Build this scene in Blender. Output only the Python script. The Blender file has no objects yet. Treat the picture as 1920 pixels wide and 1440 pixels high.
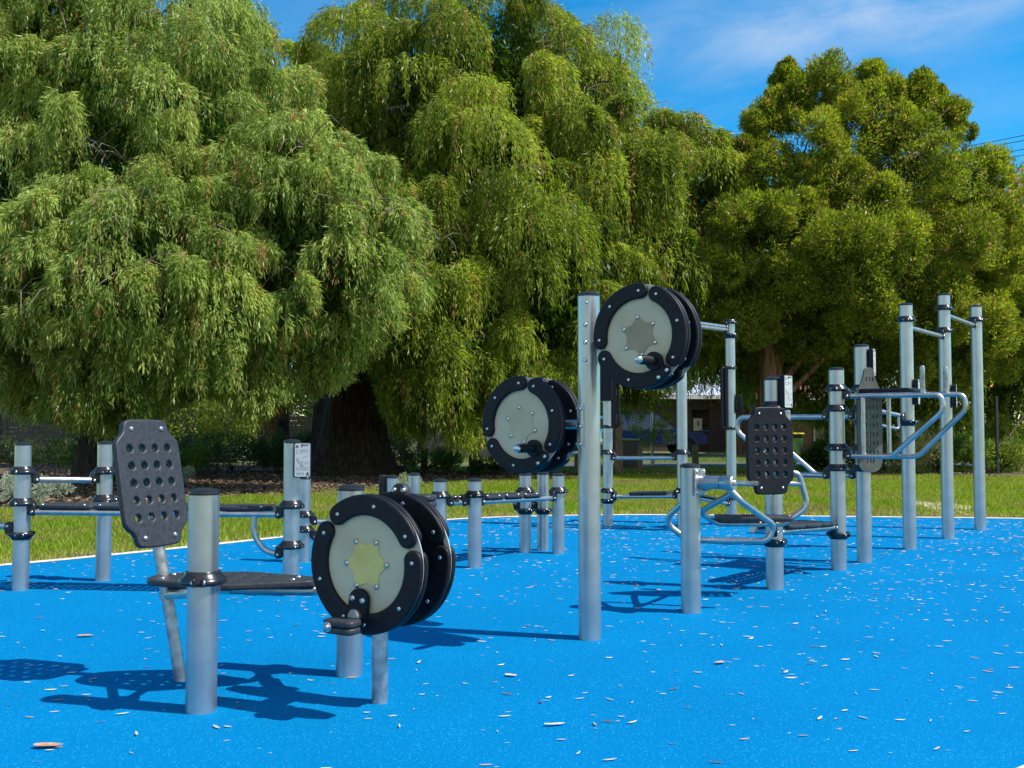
import bpy, math, random
import numpy as np
from mathutils import Vector, Matrix, noise as mnoise
R = math.radians
random.seed(7)
SC = bpy.context.scene
COL = SC.collection

# ------------------------------------------------------------------ camera
F = 1850.0                      # focal length in pixels of a 1920 wide frame
HC = 1.19                       # eye height
PITCH = math.atan(82 / F)
cd = bpy.data.cameras.new('camera'); cam = bpy.data.objects.new('camera', cd); COL.objects.link(cam)
cd.lens = 36 * F / 1920; cd.sensor_width = 36; cd.clip_end = 2000; cd.clip_start = 0.05
cam.location = (0, 0, HC); cam.rotation_euler = (math.pi / 2 + PITCH, 0, 0)
SC.camera = cam
# ------------------------------------------------------------------ sky, sun, exposure
SUN_EL, SUN_DIR = R(52), Vector((0.965, -0.26, 0)).normalized()
SUN_ROT = math.atan2(SUN_DIR.x, SUN_DIR.y)
w = bpy.data.worlds.new('World'); SC.world = w; w.use_nodes = True
nt = w.node_tree; nt.nodes.clear()
def N(nt, t, **kw):
    n = nt.nodes.new(t)
    for k, v in kw.items(): setattr(n, k, v)
    return n
sky = N(nt, 'ShaderNodeTexSky', sky_type='NISHITA', sun_disc=False)
sky.sun_elevation = SUN_EL; sky.sun_rotation = SUN_ROT; sky.altitude = 0
sky.air_density = 1.0; sky.dust_density = 0.0; sky.ozone_density = 2.5
hs = N(nt, 'ShaderNodeHueSaturation'); hs.inputs['Saturation'].default_value = 1.62
nt.links.new(sky.outputs[0], hs.inputs['Color'])
tint = N(nt, 'ShaderNodeMix', data_type='RGBA', blend_type='MULTIPLY'); tint.inputs['Factor'].default_value = 1; tint.inputs['B'].default_value = (1.0, 1.26, 1.12, 1)
nt.links.new(hs.outputs[0], tint.inputs['A'])
def MT(op, a, b=None, clamp=False):
    n = N(nt, 'ShaderNodeMath', operation=op, use_clamp=clamp)
    for k, v in enumerate((a, b)):
        if v is None: continue
        if isinstance(v, (int, float)): n.inputs[k].default_value = v
        else: nt.links.new(v, n.inputs[k])
    return n.outputs[0]
tc = N(nt, 'ShaderNodeTexCoord'); sx = N(nt, 'ShaderNodeSeparateXYZ'); nt.links.new(tc.outputs['Generated'], sx.inputs[0])
yy = MT('MAXIMUM', MT('ABSOLUTE', sx.outputs[1]), 0.15); u_ = MT('DIVIDE', sx.outputs[0], yy); v_ = MT('DIVIDE', sx.outputs[2], yy)
vs_ = MT('SUBTRACT', v_, MT('MULTIPLY', u_, 0.20))                 # height above a slanting line
cb = N(nt, 'ShaderNodeCombineXYZ'); nt.links.new(MT('MULTIPLY', u_, 3.4), cb.inputs[0]); nt.links.new(MT('MULTIPLY', vs_, 13.0), cb.inputs[1])
cn = N(nt, 'ShaderNodeTexNoise'); cn.inputs['Scale'].default_value = 1.0; cn.inputs['Detail'].default_value = 8
cn.inputs['Roughness'].default_value = 0.56; cn.inputs['Distortion'].default_value = 0.5
nt.links.new(cb.outputs[0], cn.inputs['Vector'])
g_ = MT('DIVIDE', MT('SUBTRACT', vs_, 0.362), 0.045); band = MT('POWER', 2.718, MT('MULTIPLY', MT('MULTIPLY', g_, g_), -1.0))
q_ = MT('DIVIDE', MT('SUBTRACT', u_, 0.36), 0.17); along = MT('POWER', 2.718, MT('MULTIPLY', MT('MULTIPLY', q_, q_), -1.0))
mask = MT('ADD', MT('MULTIPLY', band, MT('ADD', MT('MULTIPLY', along, 1.1), 0.35)), 0.27)
fac = MT('MULTIPLY', MT('MULTIPLY', MT('SUBTRACT', cn.outputs['Fac'], 0.30, True), 2.2), mask, True)
mx = N(nt, 'ShaderNodeMix', data_type='RGBA'); mx.inputs['B'].default_value = (2.7, 3.75, 5.3, 1)
nt.links.new(fac, mx.inputs['Factor']); nt.links.new(tint.outputs['Result'], mx.inputs['A'])
# unseen broken cloud added behind the camera as fill light for camera-facing surfaces
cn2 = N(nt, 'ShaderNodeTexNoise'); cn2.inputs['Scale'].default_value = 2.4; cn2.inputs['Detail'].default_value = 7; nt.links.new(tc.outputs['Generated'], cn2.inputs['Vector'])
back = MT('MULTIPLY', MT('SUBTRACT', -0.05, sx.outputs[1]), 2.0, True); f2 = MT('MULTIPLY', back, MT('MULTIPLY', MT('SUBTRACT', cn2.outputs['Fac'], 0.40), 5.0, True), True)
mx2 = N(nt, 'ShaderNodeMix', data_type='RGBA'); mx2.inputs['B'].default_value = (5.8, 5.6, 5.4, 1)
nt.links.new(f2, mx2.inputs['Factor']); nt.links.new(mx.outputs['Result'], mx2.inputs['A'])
bg = N(nt, 'ShaderNodeBackground'); bg.inputs[1].default_value = 0.125
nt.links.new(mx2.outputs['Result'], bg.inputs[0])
wo = N(nt, 'ShaderNodeOutputWorld'); nt.links.new(bg.outputs[0], wo.inputs[0])
sd = bpy.data.lights.new('sun', 'SUN'); sd.energy = 5.0; sd.angle = R(0.53); sd.color = (1, 0.945, 0.87)
sun = bpy.data.objects.new('sun', sd); COL.objects.link(sun)
sv = SUN_DIR * math.cos(SUN_EL) + Vector((0, 0, math.sin(SUN_EL)))
sun.rotation_euler = sv.to_track_quat('Z', 'Y').to_euler(); sun.location = (20, -6, 25)
SC.view_settings.view_transform = 'Standard'; SC.view_settings.look = 'None'
SC.view_settings.exposure = 0.46; SC.view_settings.gamma = 1.0
SC.render.engine = 'CYCLES'
SC.cycles.max_bounces = 6; SC.cycles.transparent_max_bounces = 8
SC.cycles.use_denoising = True

# ------------------------------------------------------------------ helpers
def P(px, py, Y):
    """world point seen at photograph pixel (px, py) at forward distance Y"""
    x = (px - 960) / F; yc = (720 - py) / F
    d = (x, math.cos(PITCH) - yc * math.sin(PITCH), math.sin(PITCH) + yc * math.cos(PITCH))
    return Vector((d[0] / d[1] * Y, Y, HC + d[2] / d[1] * Y))
def G(px, py):
    x = (px - 960) / F; yc = (720 - py) / F
    d = (x, math.cos(PITCH) - yc * math.sin(PITCH), math.sin(PITCH) + yc * math.cos(PITCH))
    t = -HC / d[2]
    return Vector((d[0] * t, d[1] * t, 0))
U = Vector((0.80, -0.60, 0)); NV = Vector((-0.60, -0.80, 0)); UP = Vector((0, 0, 1))   # the two axes the stations are set out on
WO = {}
def tag(o, label=None, cat=None, group=None, kind=None):
    if label: o['label'] = label
    if cat: o['category'] = cat
    if group: o['group'] = group
    if kind: o['kind'] = kind
    return o
def empty(name, loc, label=None, cat=None, group=None):
    o = bpy.data.objects.new(name, None); o.empty_display_size = 0.2; COL.objects.link(o)
    o.location = loc; WO[o.name] = Vector(loc)
    return tag(o, label, cat, group)
def link(name, me, parent, origin):
    o = bpy.data.objects.new(name, me); COL.objects.link(o)
    if parent is not None:
        o.parent = parent; o.location = Vector(origin) - WO[parent.name]
    else: o.location = origin
    WO[o.name] = Vector(origin)
    return o
def finish(me, mat, ang=38):
    me.materials.append(mat)
    me.polygons.foreach_set('use_smooth', [True] * len(me.polygons))
    me.set_sharp_from_angle(angle=R(ang))
def frame(o, x, y, z):
    m = Matrix((x, y, z)).transposed().to_4x4(); m.translation = o
    return m
def look(o, n, up=UP):
    n = Vector(n).normalized(); x = Vector(up).cross(n).normalized(); y = n.cross(x)
    return frame(Vector(o), x, y, n)
class MB:
    def __init__(s): s.v = []; s.f = []
    def add(s, vs, fs, M=None):
        k = len(s.v)
        for v in vs: s.v.append((M @ Vector(v)) if M is not None else Vector(v))
        for f in fs: s.f.append(tuple(i + k for i in f))
        return s
    def mesh(s, me, M=None):
        return s.add([v.co for v in me.vertices], [tuple(p.vertices) for p in me.polygons], M)
    def lathe(s, prof, n=28, M=None, caps=True):
        vs = []; fs = []
        for r, z in prof:
            for k in range(n):
                a = 2 * math.pi * k / n; vs.append((r * math.cos(a), r * math.sin(a), z))
        for i in range(len(prof) - 1):
            for k in range(n):
                k2 = (k + 1) % n
                fs.append((i * n + k, i * n + k2, (i + 1) * n + k2, (i + 1) * n + k))
        if caps:
            fs.append(tuple(reversed(range(n)))); fs.append(tuple(range((len(prof) - 1) * n, len(prof) * n)))
        return s.add(vs, fs, M)
    def cyl(s, a, b, r, n=20, r2=None):
        a = Vector(a); b = Vector(b); d = b - a; L = d.length; q = d.to_track_quat('Z', 'Y').to_matrix().to_4x4()
        q.translation = a
        return s.lathe([(r, 0), (r if r2 is None else r2, L)], n, q)
    def tube(s, pts, r, n=14, cyclic=False):
        pts = [Vector(p) for p in pts]; m = len(pts); vs = []; fs = []; prev = None
        rr = r if isinstance(r, (list, tuple)) else [r] * m
        for i, p in enumerate(pts):
            if cyclic: t = (pts[(i + 1) % m] - pts[i - 1]).normalized()
            else: t = (pts[min(i + 1, m - 1)] - pts[max(i - 1, 0)]).normalized()
            if prev is None:
                x = t.orthogonal().normalized()
            else:
                x = prev - t * prev.dot(t); x.normalize()
            prev = x; y = t.cross(x)
            for k in range(n):
                a = 2 * math.pi * k / n; vs.append(p + (x * math.cos(a) + y * math.sin(a)) * rr[i])
        for i in range(m if cyclic else m - 1):
            j = (i + 1) % m
            for k in range(n):
                k2 = (k + 1) % n; fs.append((i * n + k, i * n + k2, j * n + k2, j * n + k))
        if not cyclic:
            fs.append(tuple(reversed(range(n)))); fs.append(tuple(range((m - 1) * n, m * n)))
        return s.add(vs, fs)
    def box(s, c, sx, sy, sz, M=None, bev=0.0):
        hx, hy, hz = sx / 2, sy / 2, sz / 2; c = Vector(c)
        if bev <= 0:
            vs = [c + Vector((x * hx, y * hy, z * hz)) for x in (-1, 1) for y in (-1, 1) for z in (-1, 1)]
            fs = [(0, 1, 3, 2), (4, 6, 7, 5), (0, 4, 5, 1), (2, 3, 7, 6), (0, 2, 6, 4), (1, 5, 7, 3)]
            return s.add(vs, fs, M)
        out = [(hx - bev, hy), (-hx + bev, hy), (-hx, hy - bev), (-hx, -hy + bev), (-hx + bev, -hy), (hx - bev, -hy), (hx, -hy + bev), (hx, hy - bev)]
        inn = [(x * (1 - bev / hx), y * (1 - bev / hy)) for x, y in out]
        rings = [(inn, -hz), (out, -hz + bev), (out, hz - bev), (inn, hz)]; vs = []; fs = []
        for ring, z in rings: vs += [c + Vector((x, y, z)) for x, y in ring]
        for i in range(3):
            for k in range(8): k2 = (k + 1) % 8; fs.append((i * 8 + k, i * 8 + k2, (i + 1) * 8 + k2, (i + 1) * 8 + k))
        fs.append(tuple(reversed(range(8)))); fs.append(tuple(range(24, 32)))
        return s.add(vs, fs, M)
    def build(s, name, mat, parent=None, origin=None, ang=38):
        if origin is None:
            o = Vector((0, 0, 0))
            for v in s.v: o += v
            origin = o / max(1, len(s.v))
            if parent is None: origin.z = min(v.z for v in s.v)
        origin = Vector(origin)
        me = bpy.data.meshes.new(name); me.from_pydata([v - origin for v in s.v], [], s.f); finish(me, mat, ang)
        return link(name, me, parent, origin)
def fillet(pts, r, n=8, cyclic=False):
    pts = [Vector(p) for p in pts]; m = len(pts); out = []
    for i, p in enumerate(pts):
        if not cyclic and i in (0, m - 1): out.append(p); continue
        a = pts[i - 1] - p; b = pts[(i + 1) % m] - p
        rr = r[i] if isinstance(r, (list, tuple)) else r
        la, lb = a.length, b.length; a.normalize(); b.normalize()
        ang = a.angle(b)
        if ang > math.pi - 0.02: out.append(p); continue
        t = min(rr / math.tan(ang / 2), la * 0.49, lb * 0.49)
        p0 = p + a * t; p1 = p + b * t
        for k in range(n + 1):
            u = k / n; out.append(p0 * (1 - u) ** 2 + p * (2 * u * (1 - u)) + p1 * u ** 2)
    return out
def plate(outer, holes=(), thick=0.02, bevel=0.004, res=2):
    """flat plate with real holes and rounded edges, as mesh data in its own XY plane"""
    cu = bpy.data.curves.new('plate', 'CURVE'); cu.dimensions = '2D'; cu.fill_mode = 'BOTH'
    for ring in [outer] + list(holes):
        sp = cu.splines.new('POLY'); sp.points.add(len(ring) - 1)
        for p, q in zip(sp.points, ring): p.co = (q[0], q[1], 0, 1)
        sp.use_cyclic_u = True
    cu.extrude = max(0.0001, thick / 2 - bevel); cu.bevel_depth = bevel; cu.bevel_resolution = res; cu.offset = -bevel
    ob = bpy.data.objects.new('plate', cu); COL.objects.link(ob)
    dg = bpy.context.evaluated_depsgraph_get(); me = bpy.data.meshes.new_from_object(ob.evaluated_get(dg))
    bpy.data.objects.remove(ob); bpy.data.curves.remove(cu)
    return me
def circ(x, y, r, n=16): return [(x + r * math.cos(2 * math.pi * k / n), y + r * math.sin(2 * math.pi * k / n)) for k in range(n)]
def rrect(w_, h_, r, n=5):
    out = []
    for cx, cy, a0 in ((w_ / 2 - r, h_ / 2 - r, 0), (-w_ / 2 + r, h_ / 2 - r, 90), (-w_ / 2 + r, -h_ / 2 + r, 180), (w_ / 2 - r, -h_ / 2 + r, 270)):
        for k in range(n + 1):
            a = R(a0 + 90 * k / n); out.append((cx + r * math.cos(a), cy + r * math.sin(a)))
    return out

# ------------------------------------------------------------------ materials
def pbr(name, col, rough=0.5, metal=0.0, spec=0.5):
    m = bpy.data.materials.new(name); m.use_nodes = True; b = m.node_tree.nodes['Principled BSDF']
    b.inputs['Base Color'].default_value = (*col, 1); b.inputs['Roughness'].default_value = rough
    b.inputs['Metallic'].default_value = metal; b.inputs['Specular IOR Level'].default_value = spec
    return m, m.node_tree, b
def vary(m, scale, c0, c1, lo=0.35, hi=0.65, detail=4, coord='Object', stretch=None, rough=None, bump=0, bscale=None, dist=0.002):
    nt = m.node_tree; b = nt.nodes['Principled BSDF']; tc = N(nt, 'ShaderNodeTexCoord'); src = tc.outputs[coord]
    if stretch:
        mp = N(nt, 'ShaderNodeMapping'); mp.inputs['Scale'].default_value = stretch; nt.links.new(src, mp.inputs[0]); src = mp.outputs[0]
    n = N(nt, 'ShaderNodeTexNoise'); n.inputs['Scale'].default_value = scale; n.inputs['Detail'].default_value = detail
    nt.links.new(src, n.inputs['Vector'])
    r = N(nt, 'ShaderNodeValToRGB'); r.color_ramp.elements[0].position = lo; r.color_ramp.elements[1].position = hi
    r.color_ramp.elements[0].color = (*c0, 1); r.color_ramp.elements[1].color = (*c1, 1)
    nt.links.new(n.outputs['Fac'], r.inputs[0]); nt.links.new(r.outputs[0], b.inputs['Base Color'])
    if rough:
        mr = N(nt, 'ShaderNodeMapRange'); mr.inputs['To Min'].default_value = rough[0]; mr.inputs['To Max'].default_value = rough[1]
        nt.links.new(n.outputs['Fac'], mr.inputs['Value']); nt.links.new(mr.outputs[0], b.inputs['Roughness'])
    if bump:
        n2 = N(nt, 'ShaderNodeTexNoise'); n2.inputs['Scale'].default_value = bscale or scale; n2.inputs['Detail'].default_value = 3
        nt.links.new(src, n2.inputs['Vector'])
        bp = N(nt, 'ShaderNodeBump'); bp.inputs['Strength'].default_value = bump; bp.inputs['Distance'].default_value = dist
        nt.links.new(n2.outputs['Fac'], bp.inputs['Height']); nt.links.new(bp.outputs[0], b.inputs['Normal'])
    return m
M = {}
m, _, _ = pbr('post_metal', (0.5, 0.52, 0.53), 0.34, 0.92); M['post'] = vary(m, 7, (0.45, 0.47, 0.485), (0.53, 0.55, 0.565), detail=8, rough=(0.31, 0.40), bump=0.10, bscale=240, dist=0.0005)
m, _, _ = pbr('tube_metal', (0.6, 0.6, 0.6), 0.3, 0.95); M['tube'] = vary(m, 14, (0.42, 0.42, 0.43), (0.54, 0.53, 0.52), rough=(0.26, 0.40))
m, _, _ = pbr('galvanised_metal', (0.5, 0.5, 0.5), 0.4, 0.9); M['galv'] = vary(m, 22, (0.34, 0.34, 0.35), (0.58, 0.58, 0.58), rough=(0.3, 0.5))
m, _, _ = pbr('black_plastic', (0.03, 0.033, 0.042), 0.45, 0, 0.35); M['plastic'] = vary(m, 60, (0.022, 0.025, 0.033), (0.036, 0.040, 0.050), rough=(0.38, 0.52), bump=0.25, bscale=420, dist=0.0012)
M['plastic_dark'], _, _ = pbr('dark_plastic', (0.008, 0.009, 0.013), 0.45, 0, 0.22)
vary(M['plastic_dark'], 40, (0.006, 0.007, 0.011), (0.010, 0.011, 0.016), rough=(0.4, 0.55), bump=0.12, bscale=350, dist=0.0008)
M['collar'], _, _ = pbr('black_casting', (0.012, 0.013, 0.017), 0.26)
m, _, _ = pbr('face_plastic', (0.42, 0.44, 0.40), 0.45, 0, 0.25); M['face'] = vary(m, 5, (0.44, 0.41, 0.29), (0.52, 0.49, 0.36), rough=(0.28, 0.42))
m, _, _ = pbr('star_yellow', (0.45, 0.43, 0.2), 0.35); M['star_y'] = vary(m, 6, (0.52, 0.46, 0.14), (0.62, 0.55, 0.2))
m, _, _ = pbr('star_grey', (0.3, 0.28, 0.25), 0.35); M['star_g'] = vary(m, 6, (0.25, 0.21, 0.14), (0.31, 0.26, 0.18))
m, _, _ = pbr('star_face', (0.3, 0.3, 0.22), 0.4); M['star_f'] = vary(m, 5, (0.40, 0.37, 0.24), (0.47, 0.44, 0.30))
M['face_edge'], _, _ = pbr('disc_edge', (0.5, 0.5, 0.47), 0.5)
M['bolt'], _, _ = pbr('bolt_steel', (0.62, 0.61, 0.6), 0.25, 1.0)
m, _, _ = pbr('sign_face', (0.46, 0.48, 0.48), 0.4); M['sign'] = m
M['ink'], _, _ = pbr('sign_ink', (0.03, 0.035, 0.05), 0.5)
M['ink_grey'], _, _ = pbr('sign_ink_grey', (0.3, 0.32, 0.34), 0.5)
m, _, _ = pbr('grey_steel_panel', (0.18, 0.18, 0.17), 0.45, 0.3); M['perf'] = vary(m, 12, (0.075, 0.075, 0.07), (0.11, 0.11, 0.10))
m, _, _ = pbr('timber', (0.2, 0.13, 0.07), 0.8); M['timber'] = vary(m, 6, (0.12, 0.075, 0.04), (0.26, 0.17, 0.09), stretch=(8, 8, 0.6), bump=0.4, bscale=20, dist=0.01)
m, _, _ = pbr('pine_log', (0.2, 0.17, 0.09), 0.85); M['log'] = vary(m, 6, (0.13, 0.11, 0.06), (0.27, 0.22, 0.12), stretch=(8, 8, 0.6), bump=0.4, bscale=20, dist=0.01)
m, _, _ = pbr('bark', (0.06, 0.04, 0.03), 0.95); M['bark'] = vary(m, 3, (0.014, 0.010, 0.008), (0.075, 0.050, 0.034), stretch=(5, 5, 0.7), bump=0.9, bscale=7, dist=0.08)
m, _, _ = pbr('bark_orange', (0.2, 0.1, 0.05), 0.9); M['bark_o'] = vary(m, 3, (0.06, 0.035, 0.022), (0.27, 0.14, 0.065), stretch=(5, 5, 0.7), bump=0.8, bscale=7, dist=0.05)
m, _, _ = pbr('twig', (0.3, 0.25, 0.2), 0.85); M['twig'] = vary(m, 20, (0.12, 0.09, 0.065), (0.27, 0.22, 0.17))

def leaf_mat(name, transl=0.3, spec=0.35, rough=0.45):
    m = bpy.data.materials.new(name); m.use_nodes = True; nt = m.node_tree; b = nt.nodes['Principled BSDF']
    at = N(nt, 'ShaderNodeAttribute', attribute_name='Col'); nt.links.new(at.outputs['Color'], b.inputs['Base Color'])
    b.inputs['Roughness'].default_value = rough; b.inputs['Specular IOR Level'].default_value = spec
    if transl:
        t = N(nt, 'ShaderNodeBsdfTranslucent'); hs = N(nt, 'ShaderNodeHueSaturation'); hs.inputs['Saturation'].default_value = 1.1; hs.inputs['Value'].default_value = 1.8
        nt.links.new(at.outputs['Color'], hs.inputs['Color']); nt.links.new(hs.outputs[0], t.inputs['Color'])
        mx = N(nt, 'ShaderNodeMixShader'); mx.inputs[0].default_value = transl
        nt.links.new(b.outputs[0], mx.inputs[1]); nt.links.new(t.outputs[0], mx.inputs[2]); nt.links.new(mx.outputs[0], nt.nodes['Material Output'].inputs[0])
    return m
M['leaf'] = leaf_mat('foliage', 0.48, 0.2, 0.35); M['grass'] = leaf_mat('grass_blades', 0.4, 0.06, 0.6); M['litter'] = leaf_mat('dry_leaves', 0.0, 0.3, 0.6)

# blue rubber surfacing
m, nt, b = pbr('blue_rubber', (0.0, 0.2, 0.65), 0.85, 0, 0.03); M['rubber'] = m
tc = N(nt, 'ShaderNodeTexCoord'); n1 = N(nt, 'ShaderNodeTexVoronoi'); n1.inputs['Scale'].default_value = 210
nt.links.new(tc.outputs['Object'], n1.inputs['Vector'])
sep = N(nt, 'ShaderNodeSeparateColor'); nt.links.new(n1.outputs['Color'], sep.inputs[0])
r = N(nt, 'ShaderNodeValToRGB'); e = r.color_ramp.elements
e[0].position = 0.0; e[0].color = (0.0, 0.145, 0.355, 1); e[1].position = 0.94; e[1].color = (0.0, 0.172, 0.405, 1)
e2 = e.new(0.985); e2.color = (0.02, 0.29, 0.55, 1)
nt.links.new(sep.outputs[0], r.inputs[0])
nl = N(nt, 'ShaderNodeTexNoise'); nl.inputs['Scale'].default_value = 0.9; nl.inputs['Detail'].default_value = 6; nt.links.new(tc.outputs['Object'], nl.inputs['Vector'])
hs = N(nt, 'ShaderNodeHueSaturation'); mr = N(nt, 'ShaderNodeMapRange'); mr.inputs['From Min'].default_value = 0.3; mr.inputs['From Max'].default_value = 0.7
mr.inputs['To Min'].default_value = 0.93; mr.inputs['To Max'].default_value = 1.06
nt.links.new(nl.outputs['Fac'], mr.inputs[0]); nt.links.new(mr.outputs[0], hs.inputs['Value']); nt.links.new(r.outputs[0], hs.inputs['Color'])
mp = N(nt, 'ShaderNodeMapping'); mp.inputs['Scale'].default_value = (1.1, 5.5, 1); mp.inputs['Rotation'].default_value = (0, 0, R(14)); nt.links.new(tc.outputs['Object'], mp.inputs[0])
ns = N(nt, 'ShaderNodeTexNoise'); ns.inputs['Scale'].default_value = 1.7; ns.inputs['Detail'].default_value = 12; ns.inputs['Roughness'].default_value = 0.72; nt.links.new(mp.outputs[0], ns.inputs['Vector'])
rs = N(nt, 'ShaderNodeValToRGB'); rs.color_ramp.elements[0].position = 0.66; rs.color_ramp.elements[1].position = 0.82; rs.color_ramp.elements[1].color = (0.45, 0.45, 0.45, 1); nt.links.new(ns.outputs['Fac'], rs.inputs[0])
ms = N(nt, 'ShaderNodeMix', data_type='RGBA'); ms.inputs['B'].default_value = (0.28, 0.36, 0.48, 1)
nt.links.new(rs.outputs[0], ms.inputs['Factor']); nt.links.new(hs.outputs[0], ms.inputs['A']); nt.links.new(ms.outputs['Result'], b.inputs['Base Color'])
bp = N(nt, 'ShaderNodeBump'); bp.inputs['Strength'].default_value = 0.45; bp.inputs['Distance'].default_value = 0.004
nt.links.new(n1.outputs['Distance'], bp.inputs['Height']); nt.links.new(bp.outputs[0], b.inputs['Normal'])
m, _, _ = pbr('lawn_soil', (0.06, 0.09, 0.02), 0.95); M['lawn'] = vary(m, 1.3, (0.07, 0.10, 0.018), (0.17, 0.16, 0.07), lo=0.4, hi=0.75, detail=10, bump=0.6, bscale=30, dist=0.03)
m, _, _ = pbr('mulch', (0.08, 0.05, 0.03), 0.95); M['mulch'] = vary(m, 14, (0.035, 0.02, 0.013), (0.17, 0.10, 0.06), detail=8, bump=0.8, bscale=25, dist=0.03)
m, _, _ = pbr('asphalt', (0.06, 0.06, 0.065), 0.9); M['asphalt'] = vary(m, 30, (0.05, 0.05, 0.055), (0.09, 0.09, 0.095))
m, _, _ = pbr('kerb_concrete', (0.5, 0.46, 0.4), 0.9); M['kerb'] = vary(m, 7, (0.50, 0.45, 0.38), (0.66, 0.61, 0.54), detail=8, bump=0.3, bscale=60, dist=0.004)
m, _, _ = pbr('bare_dirt', (0.4, 0.33, 0.25), 0.95); M['dirt'] = vary(m, 9, (0.27, 0.21, 0.14), (0.5, 0.42, 0.33), detail=8)
def brickmat(name, c1, c2, mortar, scale, bw=0.5, rh=0.25, off=0.5):
    m, nt, b = pbr(name, c1, 0.85); tc = N(nt, 'ShaderNodeTexCoord'); mp = N(nt, 'ShaderNodeMapping'); mp.inputs['Rotation'].default_value = (R(90), 0, 0)
    br = N(nt, 'ShaderNodeTexBrick'); br.inputs['Color1'].default_value = (*c1, 1); br.inputs['Color2'].default_value = (*c2, 1); br.inputs['Mortar'].default_value = (*mortar, 1)
    br.inputs['Scale'].default_value = scale; br.inputs['Mortar Size'].default_value = 0.012; br.inputs['Brick Width'].default_value = bw; br.inputs['Row Height'].default_value = rh; br.offset = off
    nt.links.new(tc.outputs['Object'], mp.inputs[0]); nt.links.new(mp.outputs[0], br.inputs['Vector']); nt.links.new(br.outputs[0], b.inputs['Base Color'])
    return m
M['brick'] = brickmat('brick', (0.22, 0.09, 0.05), (0.17, 0.07, 0.045), (0.26, 0.22, 0.18), 2.0, 0.5, 0.17)
M['brick_dark'] = brickmat('dark_brick', (0.10, 0.065, 0.05), (0.08, 0.05, 0.04), (0.12, 0.10, 0.09), 2.0, 0.5, 0.17)
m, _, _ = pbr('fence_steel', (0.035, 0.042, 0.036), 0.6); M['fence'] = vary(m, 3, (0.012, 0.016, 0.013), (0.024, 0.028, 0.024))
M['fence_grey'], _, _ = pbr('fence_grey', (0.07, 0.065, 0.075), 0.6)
M['white'], _, _ = pbr('white_paint', (0.8, 0.8, 0.78), 0.5)
M['roofmat'], _, _ = pbr('pale_roof_steel', (0.62, 0.65, 0.70), 0.4, 0.2)
M['tile'], _, _ = pbr('red_roof', (0.35, 0.12, 0.06), 0.8)
M['carblue'], _, _b = pbr('car_paint', (0.014, 0.040, 0.22), 0.25); _b.inputs['Coat Weight'].default_value = 0.8
M['glass'], _, _ = pbr('window_glass', (0.03, 0.06, 0.10), 0.05, 0.0, 1.0)
M['tyre'], _, _ = pbr('tyre', (0.015, 0.015, 0.016), 0.85)
M['bin_grey'], _, _ = pbr('bin_grey', (0.07, 0.07, 0.08), 0.5)
M['bin_green'], _, _ = pbr('bin_green', (0.10, 0.26, 0.07), 0.5)
M['lid_green'], _, _ = pbr('lid_lime', (0.25, 0.55, 0.2), 0.45)
M['lid_yellow'], _, _ = pbr('lid_yellow', (0.85, 0.65, 0.02), 0.45)
M['lid_dkgreen'], _, _ = pbr('lid_green', (0.03, 0.22, 0.08), 0.45)
M['cream'], _, _ = pbr('cream_paint', (0.62, 0.55, 0.42), 0.7)
M['wire'], _, _ = pbr('wire', (0.03, 0.03, 0.035), 0.6)

# ------------------------------------------------------------------ ground
PAD_BACK = [(-9.0, 5.6), (-7.0, 6.8), (-5.6, 7.6), (-4.4, 8.42), (-3.4, 9.5), (-2.4, 10.75), (-1.75, 11.7), (-1.08, 12.5), (-0.42, 12.98), (0.4, 13.25), (1.37, 13.42), (2.3, 13.4), (3.2, 13.3), (4.9, 13.08), (6.55, 12.9), (7.6, 12.65), (8.6, 11.9)]
PAD_FRONT = [(8.8, 11.0), (7.4, 9.4), (5.6, 7.4), (3.9, 5.6), (2.7, 4.3), (2.2, 3.85), (1.83, 3.53), (1.4, 3.22), (0.8, 2.85), (-0.3, 2.35), (-1.6, 2.1), (-3.2, 2.2), (-5.4, 2.9), (-8.0, 4.0), (-9.2, 4.8)]
MULCH = [(-14, 12.6), (-8.5, 13.4), (-6.0, 15.4), (-4.0, 17.6), (-2.2, 19.8), (-1.0, 21.6), (0.6, 23.2), (2.5, 24.4), (5, 24.6), (8, 24.4), (11, 24.0), (16, 23.6)]
def chaikin(p, it=2, cyc=True):
    p = [Vector((a[0], a[1])) for a in p]
    for _ in range(it):
        q = []
        for i in range(len(p) if cyc else len(p) - 1):
            a, b = p[i], p[(i + 1) % len(p)]; q += [a * 0.75 + b * 0.25, a * 0.25 + b * 0.75]
        p = q if cyc else [p[0]] + q + [p[-1]]
    return p
def interp(tab, x): return np.interp(x, [a for a, _ in tab], [b for _, b in tab])
def sheet(name, poly, z, mat, kind='structure'):
    me = bpy.data.meshes.new(name); me.from_pydata([(p[0], p[1], 0) for p in poly], [], [tuple(range(len(poly)))])
    if me.polygons[0].normal.z < 0: me.flip_normals()
    me.materials.append(mat); o = link(name, me, None, (0, 0, z)); o['kind'] = kind
    return o
sheet('ground', [(-600, -600), (600, -600), (600, 900), (-600, 900)], 0.0, M['lawn'])
PAD = chaikin(PAD_BACK + PAD_FRONT)
def offset_poly(poly, d):
    out = []; n = len(poly)
    for i in range(n):
        t = (poly[(i + 1) % n] - poly[i - 1]).normalized(); out.append(poly[i] + Vector((-t.y, t.x)) * d)
    return out
sheet('playground_pad', PAD, 0.008, M['rubber'])
edge = MB(); po = offset_poly(PAD, 0.13); n_ = len(PAD)
vs = [Vector((p.x, p.y, 0.012)) for p in offset_poly(PAD, -0.002)] + [Vector((p.x, p.y, 0.012)) for p in po] + [Vector((p.x, p.y, -0.02)) for p in po]
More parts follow.
